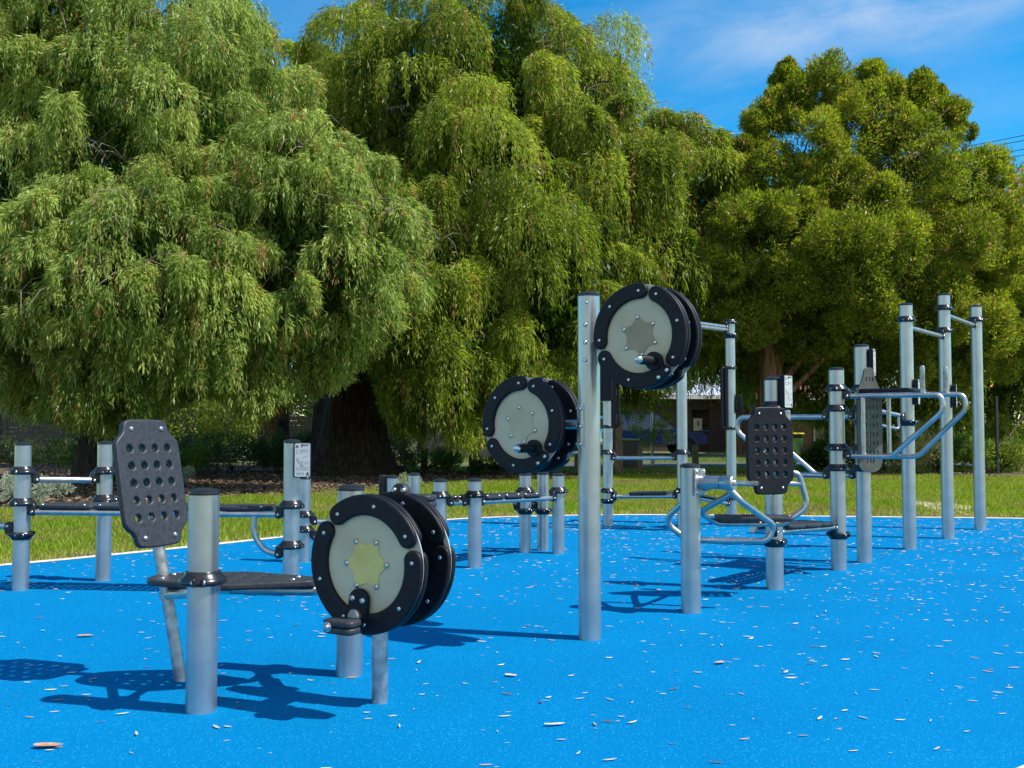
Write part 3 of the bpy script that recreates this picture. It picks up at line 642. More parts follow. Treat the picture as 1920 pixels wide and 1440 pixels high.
bolt(bike, Vector((pB.x + RP, pB.y - .02, .84)), (1, -.2, 0), 1.6)

# ------------------------------------------------------------------ 2. tall post with two hand wheels
pT = G(1106, 1200)
hc_ = empty('hand_crank_station', (pT.x, pT.y, 0), 'tall silver post carrying two large black-rimmed hand crank wheels at different heights', 'exercise wheels')
post(hc_, pT, RP, 1.945)
for side, (px, py, Yd, zpl, ztop) in ((1, (1201, 630, 5.25, (590, 672), 0)), (-1, (980, 796, 5.74, (752, 838), 0))):
    wc = P(px, py, Yd)
    Wh, Mh = wheel(hc_, wc, NV, 0.283, R(76 if side > 0 else 79), 0.135 if side > 0 else 0.19, 'star_g' if side > 0 else 'star_f', 'upper right hand wheel' if side > 0 else 'lower left hand wheel')
    crank_handle(Wh, Mh, 0.283, R(307 if side > 0 else 310))
    zc = wc.z - 0.02
    ax = wc - NV * (0.135 if side > 0 else 0.19) * 0.5
    MB().cyl(ax - UP * 0.0, Vector((pT.x, pT.y, ax.z)), 0.028, 20).build('axle_tube', M['post'], hc_)
    # curved bolted bracket plate on the post
    z0, z1 = ax.z - 0.135, ax.z + 0.115; a_mid = R(-68) if side > 0 else R(-169)
    sp = R(60 if side > 0 else 48); a_lo, a_hi = (a_mid - sp, a_mid + sp); mb = MB(); vs = []; fs = []; K = 14
    for rr in (RP + .0008, RP + .006):
        for zz in (z0, z1):
            for k in range(K + 1): a = a_lo + (a_hi - a_lo) * k / K; vs.append((pT.x + rr * math.cos(a), pT.y + rr * math.sin(a), zz))
    q_ = K + 1
    for k in range(K):
        fs += [(2 * q_ + k, 2 * q_ + k + 1, 3 * q_ + k + 1, 3 * q_ + k), (q_ + k, q_ + k + 1, 3 * q_ + k + 1, 3 * q_ + k), (k, k + 1, 2 * q_ + k + 1, 2 * q_ + k)]
    fs += [(0, q_, 3 * q_, 2 * q_), (K, q_ + K, 3 * q_ + K, 2 * q_ + K)]
    pl = mb.add(vs, fs).build('bracket_plate', M['post'], hc_)
    for zz in (z0 + .025, (z0 + z1) / 2, z1 - .025):
        for a in (a_lo + R(16), a_hi - R(16)):
            nn = Vector((math.cos(a), math.sin(a), 0)); bolt(pl, Vector((pT.x, pT.y, zz)) + nn * (RP + .006), nn, 1.1)
bolt(hc_, Vector((pT.x, pT.y, 1.895)) + Vector((-.3, -1, 0)).normalized() * RP, (-.3, -1, 0), .7)

# ------------------------------------------------------------------ 3. bench station on the left
RL = 0.0575
L1, L2, L3, L4 = G(38, 1108), G(193, 1090), G(545, 1118), G(571, 1055)
sb = empty('situp_bench', (L1.x, L1.y, 0), 'long black sit-up bench on silver posts with grab rail behind the leg cycle', 'bench')
post(sb, L1, RL, 1.07); post(sb, L2, RL, 1.07); post(sb, L3, RL, 1.09)
d12 = L2 - L1; d13 = L3 - L1
a = collar(sb, L1, RL, P(38, 886, L1.y).z, d12, lug=(-.3, -1, 0)); b = collar(sb, L2, RL, P(193, 886, L2.y).z, -d12, lug=(.6, -1, 0)); rail(sb, [a, b], 0.024, name='grab_rail')
a = collar(sb, L1, RL, P(38, 945, L1.y).z, d13, lug=(-.3, -1, 0)); b = collar(sb, L3, RL, P(545, 950, L3.y).z, -d13, lug=(.8, -.8, 0))
rail(sb, [a, b], 0.024, name='bench_rail')
collar(sb, L2, RL, P(193, 938, L2.y).z, Vector((0.5, -1, 0)), lug=(1, .2, 0))
c3 = collar(sb, L3, RL, P(545, 1025, L3.y).z, -d13, lug=(.8, -.8, 0))
rail(sb, [c3, c3 + (a - b).normalized() * 0.10 + UP * 0.02, c3 + (a - b).normalized() * 0.19 + UP * 0.14, a.lerp(b, .905)], 0.021, 0.16, name='curved_strut')
bd = (b - a).normalized(); bs = UP.cross(bd)
tot = (b - a).length; L0, L9 = 0.02, tot - 0.06; nseg = 4; sl = (L9 - L0) / nseg
for k in range(nseg):
    cc = a + bd * (L0 + sl * (k + .5)) + bs * 0.13 + UP * 0.038
    if k == nseg - 1: o_ = [(-sl / 2 + .004, .15), (sl / 2 - .08, .14), (sl / 2 - .01, .05), (sl / 2 - .01, -.06), (sl / 2 - .08, -.15), (-sl / 2 + .004, -.16)]; o_ = [(p.x, p.y) for p in chaikin(o_, 2)]
    else: o_ = rrect(sl - .008, .32, .05)
    B = MB().mesh(board(o_, 6 if k < 3 else 5, 4, .068, .062, .012, .028), frame(cc, bd, bs, UP)).build('bench_board', M['plastic'], sb, cc)
    for x in (-sl / 2 + .05, sl / 2 - .07): bolt(B, cc + bd * x + bs * -.135 + UP * .013, UP, 1.0)
rail(sb, [a + bs * 0.24 + bd * .05, b + bs * 0.24 - bd * .2, b - bd * .05 + bs * .05], 0.024, .1, name='bench_rail')
a = collar(sb, L1, RL, P(38, 1000, L1.y).z, Vector((-1, -.12, 0)), True, lug=(.3, -1, 0))
rail(sb, [a, a + Vector((-1.6, -.19, 0))], 0.024, name='low_rail')
cc = a + Vector((-.95, -.11, 0)) + Vector((0, .12, .038)); MB().mesh(board(rrect(1.3, .3, .06), 12, 4, .09, .06, .012, .028), frame(cc, Vector((1, .12, 0)).normalized(), Vector((-.12, 1, 0)).normalized(), UP)).build('bench_board', M['plastic'], sb, cc)
sign(sb, Vector((L3.x, L3.y, P(545, 862, L3.y).z)) + Vector((.30, -.95, 0)).normalized() * (RL + .012) + Vector((.068, .0, 0)), (0.14, -0.99, 0), .118, .245, .032)

# ------------------------------------------------------------------ 4. low step station in the middle
S1, S2, S3, S4, S5, S6, S7 = [Vector(v) for v in ((-1.085, 8.95, 0), (-.935, 9.45, 0), (-.605, 8.32, 0), (0, 0, 0), (0, 0, 0), (0, 0, 0), (0, 0, 0))]
S4, S5, S6, S7 = G(890, 1066), G(985, 1037), G(1018, 1033), G(1047, 1039)
st = empty('step_station', (S4.x, S4.y, 0), 'row of short silver posts joined by black stepping boards behind the pedal wheel', 'step trainer')
for p in (L4, S1, S2, S3, S4, S5, S6, S7): post(st, p, RL if p is not L4 else 0.05, 0.745)
zc = 0.612
a = collar(st, S3, RL, zc, S4 - S3, lug=(-.2, -1, 0)); b = collar(st, S4, RL, zc, S3 - S4, lug=(0, -1, 0)); rail(st, [a, b], .022, name='step_rail')
def steps(a, b, n, wid, side, x0=.03, x1=.03):
    d = (b - a).normalized(); s = UP.cross(d) * side; T = (b - a).length; l = (T - x0 - x1) / n
    for k in range(n):
        c = a + d * (x0 + l * (k + .5)) + s * (wid * .38) + UP * .036
        B = MB().mesh(board(rrect(l - .012, wid, .03), max(2, int(l / .075)), max(2, int(wid / .075)), .068, .066, .011, .026), frame(c, d, s if side > 0 else -s, UP)).build('step_board', M['plastic'], st, c)
        for x in (-.3, .3): bolt(B, c + d * (x * l) - s * (wid * .38) + UP * .012, UP)
steps(a, b, 1, .28, 1)
a = collar(st, S4, RL, zc, S7 - S4, lug=(0, -1, 0)); b = collar(st, S7, RL, P(1047, 922, S7.y).z, S4 - S7, lug=(.5, -1, 0)); rail(st, [a, b], .023, name='step_rail'); steps(a, b, 3, .34, 1, .02, .2)
a2 = collar(st, S5, RL, P(985, 922, S5.y).z, S3 - S5, lug=(.2, -1, 0))
for p, px in ((S5, 985), (S6, 1018)): collar(st, p, RL, P(px, 955, p.y).z, Vector((-1, .1, 0)), True, lug=(.4, -1, 0))
rail(st, [a + Vector((0, .33, 0)), b + Vector((-.1, .33, 0))], .022, name='step_rail')
for z, zz in ((P(571, 967, L4.y).z, 0), (P(571, 995, L4.y).z, 1)):
    a = collar(st, L4, .05, z, S1 - L4, lug=(.3, -1, 0)); b = collar(st, S1, RL, z, L4 - S1); rail(st, [a, b], .022, name='low_bar')
sign(st, Vector((S1.x - .085, S1.y + .01, .655)), (-.97, -.25, 0), .11, .22, .06, False)

# ------------------------------------------------------------------ 5. rear climbing frame
F1, F2, F3 = G(1140, 987), G(1280, 996), G(1372, 984)
fr_ = empty('climbing_frame', (F1.x, F1.y, 0), 'tall open bar frame with black loop handles at the far edge of the pad', 'exercise frame')
RF = .0615
for p in (F1, F2, F3): post(fr_, p, RF, P(1372, 601, F3.y).z)
a = collar(fr_, F1, RF, P(1140, 850, F1.y).z, F2 - F1, lug=(-.3, -1, 0)); b = collar(fr_, F2, RF, P(1280, 850, F2.y).z, F1 - F2, lug=(.5, -1, 0)); rail(fr_, [a, b], .023, name='low_rail')
a = collar(fr_, F1, RF, P(1140, 922, F1.y).z, F2 - F1, lug=(-.3, -1, 0)); b = collar(fr_, F2, RF, P(1280, 922, F2.y).z, F1 - F2); rail(fr_, [a, b], .023, name='step_rail')
collar(fr_, F1, RF, P(1140, 937, F1.y).z, F2 - F1, True, lug=(-.3, -1, 0))
a3 = collar(fr_, F2, RF, P(1280, 922, F2.y).z - .002, F3 - F2); b3 = collar(fr_, F3, RF, P(1372, 935, F3.y).z, F2 - F3, lug=(.3, -1, 0)); rail(fr_, [a3, b3], .023, name='step_rail')
for p, q_ in ((a, b), (a3, b3)):
    d = (q_ - p).normalized(); s = UP.cross(d); T = (q_ - p).length
    c = p.lerp(q_, .56 if p is a else .45) + s * .10 + UP * .038
    MB().mesh(board(rrect(T * .62, .30, .04), 6, 4, .075, .06, .012, .028), frame(c, d, s, UP)).build('step_board', M['plastic'], fr_, c)
for zz in (P(1372, 606, F3.y).z, P(1372, 628, F3.y).z):
    fl = zz < P(1372, 620, F3.y).z
    a = collar(fr_, F2, RF, zz, F3 - F2, fl); b = collar(fr_, F3, RF, zz, F2 - F3, fl, lug=(.2, -1, 0)); rail(fr_, [a, b], .024, name='high_bar')
def loop_handle(pst, off, z0, z1, thick):
    b = Vector((pst.x, pst.y, 0)); o1 = b + off; in_ = b + off.normalized() * (RF + .012)
    for zz in (z0, z1): MB().lathe([(RF + .002, -.02), (RF + .014, -.012), (RF + .014, .012), (RF + .002, .02)], 30, Matrix.Translation(b + UP * zz), caps=False).build('handle_clamp', M['collar'], fr_)
    MB().tube(fillet([b + UP * z0 + off * .3, o1 + UP * z0 * 1.0, o1 + UP * z1, b + UP * z1 + off * .3], .07, 8), thick, 14).build('loop_handle', M['plastic_dark'], fr_)
    MB().tube([in_ + UP * (z0 - .02), in_ + UP * (z1 + .02)], .03, 14).build('handle_backing', M['plastic_dark'], fr_)
loop_handle(F3, Vector((-.12, -.06, 0)), P(1372, 803, F3.y).z, P(1372, 690, F3.y).z, .018)
loop_handle(F1, Vector((.13, -.05, 0)), P(1140, 800, F1.y).z, P(1140, 700, F1.y).z, .018)
sign(fr_, Vector((F1.x, F1.y, P(1137, 715, F1.y).z)) + Vector((-.02, -RF - .03, 0)), (-.35, -.94, 0), .15, .48, .05, False)
sign(fr_, Vector((F3.x + .11, F3.y - .02, P(1388, 757, F3.y).z)), (1, -.25, 0), .115, .23, .05, False)

# ------------------------------------------------------------------ 6. leg swing on its own post
pS = G(1296, 1150)
sw = empty('leg_swing', (pS.x, pS.y, 0), 'waist-high silver post holding a horizontal hub with two bent tube swing loops', 'leg swing')
post(sw, pS, RP, P(1296, 868, pS.y).z - .02)
hz = P(1296, 903, pS.y).z
h0 = Vector((pS.x, pS.y, hz)); 
MB().cyl(h0 + U * (RP - .02), h0 + U * .215, .043, 28).build('hub_arm', M['tube'], sw)
hd = MB().lathe([(.044, .219), (.046, .222), (.046, .296), (.041, .302)], 28, frame(h0, UP, NV, UP.cross(NV))).build('hub_head', M['tube'], sw)
MB().box((0, 0, 0), .012, .14, .17, frame(h0 + U * (RP + .004), U, UP.cross(U), UP), .004).build('hub_flange', M['galv'], sw)
for zz in (-.065, .065):
    for k in (-.05, .05): bolt(sw, h0 + U * (RP + .010) + UP.cross(U) * k + UP * zz, U, 1.1)
bolt(sw, h0 + U * .302, U, 1.6)
hh = h0 + U * .26
lp1 = [hh + UP * -.02 + Vector((0.0, .03, 0)), P(1392, 942, 6.25), P(1452, 985, 6.45), P(1440, 1014, 6.45), P(1290, 1013, 6.62), P(1243, 977, 6.66), P(1300, 925, 6.50), hh + Vector((-.06, .08, -.01))]
MB().tube(fillet(lp1, [0, .09, .07, .07, .10, .09, .10, 0], 10), .0205, 16).build('swing_loop', M['tube'], sw)
lp2 = [hh + Vector((0.02, .06, -.02)), P(1372, 925, 6.3), P(1312, 960, 6.9), P(1345, 982, 6.99), P(1470, 982, 7.0), P(1515, 950, 7.0), P(1498, 887, 7.0), P(1462, 885, 7.0), P(1452, 886, 7.06)]
MB().tube(fillet(lp2, [0, .05, .08, .10, .10, .10, .06, .03, 0], 10), .0205, 16).build('swing_loop', M['tube'], sw)
MB().tube([hh + Vector((.02, .04, .0)), P(1400, 907, 6.6), P(1430, 907, 7.0), P(1503, 907, 7.0)], .019, 14).build('cross_tube', M['tube'], sw)
fb = P(1412, 971, 6.98); MB().mesh(board(rrect(.52, .24, .03), 7, 3, .066, .07, .013, .03), frame(fb, Vector((1, -.08, 0)).normalized(), Vector((.08, 1, 0)).normalized(), UP)).build('footboard', M['plastic'], sw, fb)

# ------------------------------------------------------------------ 7. dip and press station
C1, C2, C3 = G(1453, 1106), G(1573, 1070), G(1621, 1056)
ds = empty('dip_press_station', (C2.x, C2.y, 0), 'three-post station with black perforated back panel, bent dip rails and grey slotted back plate', 'dip bars')
post(ds, C1, RP, P(1450, 706, C1.y).z - .02); post(ds, C2, RP, P(1570, 688, C2.y).z - .02); post(ds, C3, RP, P(1619, 645, C3.y).z - .02)
cs = frame
def dip_loop(base, px, d, y_up, y_lo, lug, length=.86, lowl=.44, peg=False):
    zu, zl = P(px, y_up, base.y).z, P(px, y_lo, base.y).z
    a = collar(ds, base, RP, zu, d, lug=lug); b = collar(ds, base, RP, zl, d, lug=lug)
    base = Vector((base.x, base.y, 0)); d = d.normalized()
    pts = [a, base + d * length + UP * a.z, base + d * (length + .02) + UP * (a.z - .12), base + d * lowl + UP * b.z, b]
    MB().tube(fillet(pts, [0, .14, .13, .12, 0], 12), .0215, 18).build('dip_rail', M['tube'], ds)
    if peg:
        q0 = base + d * (length - .14) + UP * (a.z + .015)
        MB().lathe([(.0195, 0), (.0195, .165), (.0205, .168), (.0205, .205), (.015, .216), (.004, .219)], 20, Matrix.Translation(q0)).build('peg_grip', M['galv'], ds)
    return a, b
fc = Vector((.25, -1, 0))
a1, b1 = dip_loop(C2, 1573, U, 731, 842, (-.6, -1, 0), .83, .44, True)
a2, b2 = dip_loop(C3, 1621, U, 731, 843, (-.6, -1, 0), .84, .46, True)
dip_loop(C2, 1573, -U, 769, 880, fc, .88, .42)
dip_loop(C3, 1621, -U, 769, 881, fc, .88, .42)
pdc = (a1 + a2) / 2 + U * .26 + UP * .036
MB().mesh(plate(rrect(.46, .50, .06), (), .034, .010, 2), frame(pdc, U, UP.cross(U), UP)).build('arm_pad', M['plastic_dark'], ds, pdc)
for p, q_ in ((a1, b1), (a2, b2)):
    pp = Vector((p.x, p.y, 0)) + U * (.12 if p is a1 else .13)
    MB().cyl(pp + UP * (p.z), pp + UP * (q_.z), .019, 16).build('upright_tube', M['tube'], ds)
bx = Vector((0.80, -0.60, 0)).lerp(Vector((-.25, -.97, 0)), .42).normalized()
sp_ = P(1630, 792, 8.28); po_ = [(.05, .46), (.06, .40), (.085, .33), (.13, .27), (.14, .2), (.14, -.30), (.13, -.36), (.09, -.405), (.03, -.42)]
po_ = [(p.x, p.y) for p in chaikin(po_ + [(-x, y) for x, y in po_[::-1]], 2)]
hs_ = [[(x + a * .0075, y + b_ * .017) for a, b_ in ((1, -.6), (.6, -1), (-.6, -1), (-1, -.6), (-1, .6), (-.6, 1), (.6, 1), (1, .6))] for j, y in enumerate([.36, .20, .125, .05, -.025, -.10, -.175, -.25, -.325]) for x in ([-.036, 0, .036] if j in (0, 8) else [-.08, -.04, 0, .04, .08])]
Bp = MB().mesh(plate(po_, hs_, .016, .003, 1), look(sp_, bx)).build('slotted_back_plate', M['perf'], ds, sp_)
MB().box((0, 0, 0), .10, .2, .05, frame(sp_.lerp(Vector((C3.x, C3.y, sp_.z)), .5), bx, UP.cross(bx), UP), .006).build('plate_bracket', M['collar'], ds)
# back panel, seen from behind, on the near post
bpc = P(1443, 845, 6.89); nb2 = Vector((.36, -.93, 0.05))
backrest(ds, look(bpc, Vector((.34, -.94, .03))), 'back_panel', 'plastic_dark')
collar(ds, C1, RP, P(1453, 764, C1.y).z, Vector((0, -1, 0)), lug=(1, .2, 0))
MB().box((0, 0, 0), .09, .09, .07, Matrix.Translation(Vector((C1.x + .03, C1.y - .09, P(1453, 885, C1.y).z))), .008).build('panel_bracket', M['collar'], ds)
MB().box((0, 0, 0), .05, .05, .12, Matrix.Translation(P(1474, 785, 7.03)), .006).build('panel_clamp', M['galv'], ds)
# low bench between the two posts
a = collar(ds, C1, RP, P(1453, 1013, C1.y).z, C2 - C1, True, lug=(.2, -1, 0)); b = collar(ds, C2, RP, P(1573, 1000, C2.y).z, C1 - C2, True, lug=(.6, -1, 0))
collar(ds, C1, RP, P(1453, 982, C1.y).z, Vector((-.3, -1, 0)), lug=(1, 0, 0))
rail(ds, [a, b], .023, name='bench_rail'); d = (b - a).normalized(); s = UP.cross(d); T = (b - a).length
rail(ds, [a + s * .22, b + s * .22], .023, name='bench_rail')
for k in range(3):
    l = (T - .10) / 3; c = a + d * (.06 + l * (k + .5)) + s * .10 + UP * .037
    MB().mesh(board(rrect(l - .01, .32, .035), 4, 4, .07, .066, .012, .028), frame(c, d, s, UP)).build('bench_board', M['plastic'], ds, c)
sign(ds, Vector((C1.x, C1.y, P(1453, 735, C1.y).z)) + Vector((.085, -.055, 0)), (.70, -.72, 0), .118, .245, .035)
sign(ds, Vector((C3.x, C3.y, P(1630, 680, C3.y).z)) + Vector((.085, -.03, 0)), (.86, -.5, 0), .118, .245, .035)

# ------------------------------------------------------------------ 8. pull-up bars on the right
Q1, Q2, Q3 = G(1706, 1031), G(1778, 1011), G(1838, 994)
pu = empty('pullup_station', (Q2.x, Q2.y, 0), 'three tall silver posts with short pull-up bars clamped near their tops', 'pull-up bars')
post(pu, Q1, RP, P(1699, 566, Q1.y).z - .03); post(pu, Q2, RP, P(1769, 548, Q2.y).z - .03); post(pu, Q3, RP, P(1829, 570, Q3.y).z - .03)
a = collar(pu, Q1, RP, P(1700, 602, Q1.y).z, Q2 - Q1, lug=(-.4, -1, 0)); b = collar(pu, Q2, RP, P(1770, 622, Q2.y).z, Q1 - Q2, lug=(.6, -1, 0)); rail(pu, [a, b], .0215, name='pullup_bar')
a = collar(pu, Q2, RP, P(1770, 580, Q2.y).z, Q3 - Q2, lug=(.1, -1, 0)); b = collar(pu, Q3, RP, P(1830, 602, Q3.y).z, Q2 - Q3, lug=(.6, -1, 0)); rail(pu, [a, b], .0215, name='pullup_bar')
zr = P(1706, 790, Q1.y).z
a = collar(pu, Q1, RP, zr, Vector((-.85, -.5, 0)), True, lug=(.2, -1, 0))
hb = a + Vector((-.30, -.15, .05)); rail(pu, [a, hb], .02, name='handle_bar')
for f0, f1 in ((.30, .98),):
    p0, p1 = a.lerp(hb, f0 * .3), a.lerp(hb, .86); dn = UP * -.135
    MB().tube(fillet([p0, p0 + dn + Vector((.0, 0, 0)), p1 + dn, p1], .035, 8), .014, 12).build('hand_ring', M['tube'], pu)
MB().tube(fillet([hb, hb + Vector((-.03, -.01, -.13)), hb + Vector((-.10, -.04, -.13))], .03, 8), .014, 12).build('hand_ring', M['tube'], pu)
sign(pu, Vector((Q1.x + .085, Q1.y - .03, P(1716, 735, Q1.y).z)), (.86, -.5, 0), .118, .25, .035)
sign(pu, Vector((Q2.x + .085, Q2.y - .03, P(1787, 743, Q2.y).z)), (.9, -.45, 0), .118, .25, .035)

# ------------------------------------------------------------------ trees
def hang(rng, C, O, Rr, H, L, ns, nl, ll, lw, pal, droop=1.0, dead=0.055):
    """weeping foliage: domes and arching sprays of strands that hang down, set with narrow leaves"""
    n = len(C); S = n * ns; idx = np.repeat(np.arange(n), ns); spray = (rng.uniform(0, 1, n) < .62)[idx]
    th = np.arccos(1 - rng.uniform(0, 1, S) * 0.95); ph = rng.uniform(0, 2 * np.pi, S)
    out = np.stack([np.cos(ph), np.sin(ph), np.zeros(S)], 1); asp = np.stack([rng.uniform(.7, 1.35, n), rng.uniform(.7, 1.35, n), np.ones(n)], 1)[idx]
    rad = Rr[idx] * (0.72 + 0.38 * rng.uniform(0, 1, S))
    p0 = C[idx] + out * asp * (rad * np.sin(th))[:, None]; p0[:, 2] += H[idx] * np.cos(th) * (0.7 + 0.4 * rng.uniform(0, 1, S))
    Ls = L[idx] * rng.uniform(0.25, 1.0, S) ** 0.8 * (0.30 + 0.70 * np.sin(th))
    # sprays: a branch arching outwards and over, strands hung along it
    oa = np.arctan2(O[:, 1], O[:, 0]) + rng.normal(0, .75, n); o = np.stack([np.cos(oa), np.sin(oa), np.zeros(n)], 1)[idx]; lat = np.stack([-o[:, 1], o[:, 0], np.zeros(S)], 1)
    Lb = (Rr * rng.uniform(1.1, 2.7, n))[idx]; u = rng.uniform(0, 1, S) ** .8; rise = (rng.uniform(.25, .8, n))[idx]
    wv = rng.normal(0, .32, S) * Rr[idx] * (.35 + .9 * np.sin(np.pi * np.clip(u * .9, 0, 1)))
    q0 = C[idx] + o * (Lb * (u - .45))[:, None] + lat * wv[:, None]; q0[:, 2] += Lb * (rise * u - 1.0 * u * u) + .12 * Lb - np.abs(wv) * .5
    p0 = np.where(spray[:, None], q0, p0); Ls = np.where(spray, L[idx] * rng.uniform(.25, 1.0, S) * (.45 + .6 * u), Ls)
    ol = np.where(spray[:, None], unit(o * .8 + lat * (wv * 2.2)[:, None]), out)
    ston = rng.normal(0, 1, S); mton = rng.normal(0, 1, n)[idx]; sdead = (rng.uniform(0, 1, S) < dead)
    k = np.repeat(np.arange(S), nl); t = rng.uniform(0, 1, S * nl)
    sway = rng.normal(0, 0.06, (S, 3)); sway[:, 2] = 0
    P_ = p0[k] + ol[k] * (0.2 * rad[k] * (1 - np.exp(-3 * t)))[:, None] + sway[k] * (t * Ls[k])[:, None]
    P_[:, 2] -= (t ** 1.15) * Ls[k] * droop
    P_ += rng.normal(0, 0.025, P_.shape)
    d = ol[k] * (0.55 * (1 - t)[:, None] + 0.12) + rng.normal(0, 0.27, P_.shape) + np.array([0, 0, -1.0]) * (0.42 + 0.75 * t)[:, None]
    d = unit(d); LL = ll * rng.uniform(0.5, 1.35, len(k)); WW = lw * rng.uniform(0.6, 1.4, len(k))
    V = leaves(P_, d, LL, WW, rng)
    v = np.clip(0.48 + 0.2 * mton[k] + 0.24 * ston[k] + 0.24 * rng.normal(size=len(k)), 0, 1)[:, None]
    cols = pal[0] + (pal[1] - pal[0]) * v
    dl = sdead[k] | (rng.uniform(0, 1, len(k)) < 0.02); cols[dl] = pal[2] * rng.uniform(0.5, 1.2, (dl.sum(), 1))
    return V, cols
def lobe_pts(rng, c, r, n, front=0.45, inner=0.0):
    """points spread over an ellipsoid, mostly on the faces one can see from the lawn"""
    out = []; c = np.array(c); r = np.array(r); tries = 0; mind = 1.6 / math.sqrt(n)
    while len(out) < n and tries < n * 80:
        tries += 1; d = rng.normal(size=3); d /= np.linalg.norm(d)
        if d[1] > front and d[2] < 0.75: continue
        if out and tries < n * 50 and min(np.linalg.norm(d - o) for o in out) < mind: continue
        out.append(d)
    D = np.array(out); s = rng.uniform(0.80, 1.10, (len(D), 1))
    s = np.where(rng.uniform(0, 1, (len(D), 1)) < inner, rng.uniform(0.45, 0.8, (len(D), 1)), s)
    return c + D * r * s
def weeping_tree(name, base, lobes, label, pal, seed, ll=.15, lw=.022, trunk_r=.5, ns=170, nl=22, hem=None, trunk_h=5, mat='bark', stems=1, fill=1.0, group=None):
    rng = np.random.default_rng(seed); base = Vector(base)
    root = empty(name, base, label, 'tree', group)
    Vs, Cs = [], []
    for (c, r, n, mr, ln) in lobes:
        pts = lobe_pts(rng, c, r, n); m = len(pts)
        Rr = mr * np.exp(rng.normal(0, .32, m)); V, cc = hang(rng, pts, pts - np.array(c), Rr, Rr * rng.uniform(.6, 1.1, m), rng.uniform(ln * .55, ln * 1.3, m), ns, nl, ll, lw, pal)
        Vs.append(V); Cs.append(cc)
        # inner foliage that closes the crown
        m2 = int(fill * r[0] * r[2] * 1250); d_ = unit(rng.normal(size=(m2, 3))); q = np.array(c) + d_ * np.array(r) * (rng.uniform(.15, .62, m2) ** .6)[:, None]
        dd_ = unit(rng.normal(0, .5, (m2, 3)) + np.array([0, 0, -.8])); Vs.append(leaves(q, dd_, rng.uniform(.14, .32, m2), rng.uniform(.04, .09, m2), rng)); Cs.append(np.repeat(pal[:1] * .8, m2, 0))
    V = np.concatenate(Vs); cc = np.concatenate(Cs)
    zmin = V[:, :, 2].min(axis=1); k = zmin > 0.25
    if hem is not None:
        xx = V[:, 0, 0] / V[:, 0, 1] * F + 960; k &= zmin > np.interp(xx, [a for a, _ in hem], [b for _, b in hem]) + rng.normal(0, .1, len(zmin))
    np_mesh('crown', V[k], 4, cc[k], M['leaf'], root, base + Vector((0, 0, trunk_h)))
    trunk(root, base, trunk_r, trunk_h, seed, mat, [Vector(l[0]) for l in lobes], stems)
    # bare twigs showing through the leaves
    rr = random.Random(seed)
    for (c, r, n, mr, ln) in lobes:
        for _ in range(max(2, n // 12)):
            d = Vector((rr.uniform(-1, 1), rr.uniform(-1, -.3), rr.uniform(-.5, .9))).normalized()
            p = Vector(c) + Vector((d.x * r[0], d.y * r[1], d.z * r[2])) * .93
            mb = MB()
            for _ in range(4):
                e = Vector((rr.uniform(-1, 1), rr.uniform(-.9, .1), rr.uniform(-.3, .5))).normalized(); Lr = rr.uniform(.4, 1.0)
                mb.tube([p, p + e * Lr * .5 + UP * .04, p + e * Lr - UP * .08, p + e * Lr * 1.25 - UP * .35], [.014, .011, .007, .003], 5)
            mb.build('bare_twig', M['twig'], root)
    return root
def trunk(root, base, r, h, seed, mat, targets=(), stems=1):
    rr = random.Random(seed); mb = MB(); n = 44; rows = 22; vs = []; fs = []
    for i in range(rows + 1):
        u = i / rows; z = u * h; rad = r * (1 + .5 * math.exp(-u * 9) - .30 * u)
        for k in range(n):
            a = 2 * math.pi * k / n
            q = Vector((math.cos(a) * 2.2, math.sin(a) * 2.2, z * .35 + seed))
            f = 1 + .26 * mnoise.noise(q * .8) + .16 * mnoise.noise(Vector((math.cos(a) * 6, math.sin(a) * 6, z * .3 + seed)))
            vs.append(base + Vector((math.cos(a) * rad * f + .12 * u * h * .2, math.sin(a) * rad * f, z - .1)))
    for i in range(rows):
        for k in range(n): k2 = (k + 1) % n; fs.append((i * n + k, i * n + k2, (i + 1) * n + k2, (i + 1) * n + k))
    fs.append(tuple(range(rows * n, rows * n + n)))
    mb.add(vs, fs).build('trunk', M[mat], root, base, 60)
    top = base + Vector((.024 * h, 0, h * .82))
    for t in targets:
        for j in range(3):
            e = Vector(t) + Vector((rr.uniform(-1.2, 1.2), rr.uniform(-1.0, .6), rr.uniform(-.6, 1.6)))
            s0 = top - UP * rr.uniform(0, h * .45) + Vector((rr.uniform(-.2, .2), 0, 0)); mid = s0.lerp(e, .5) + Vector((0, 0, (e - s0).length * .12)) + Vector((rr.uniform(-.4, .4), rr.uniform(-.3, .3), 0))
            pts = [s0 * (1 - u) ** 2 + mid * 2 * u * (1 - u) + e * u * u for u in [k / 10 for k in range(11)]]
            rb = r * .26 * rr.uniform(.6, 1.1); MB().tube(pts, [rb * (1 - .85 * k / 10) for k in range(11)], 9).build('limb', M[mat], root)
PAL_Y = np.array([[.06, .115, .012], [.345, .415, .058], [.40, .25, .09]])
PAL_G = np.array([[.09, .165, .026], [.40, .48, .13], [.38, .24, .09]])
HEM_C = [(400, 2.2), (560, 1.9), (600, 2.7), (690, 2.4), (740, 1.0), (800, .75), (900, .6), (930, 1.1), (1000, 2.0), (1130, 1.75), (1200, 1.8), (1270, 2.1), (1350, 1.8), (1420, 2.4)]
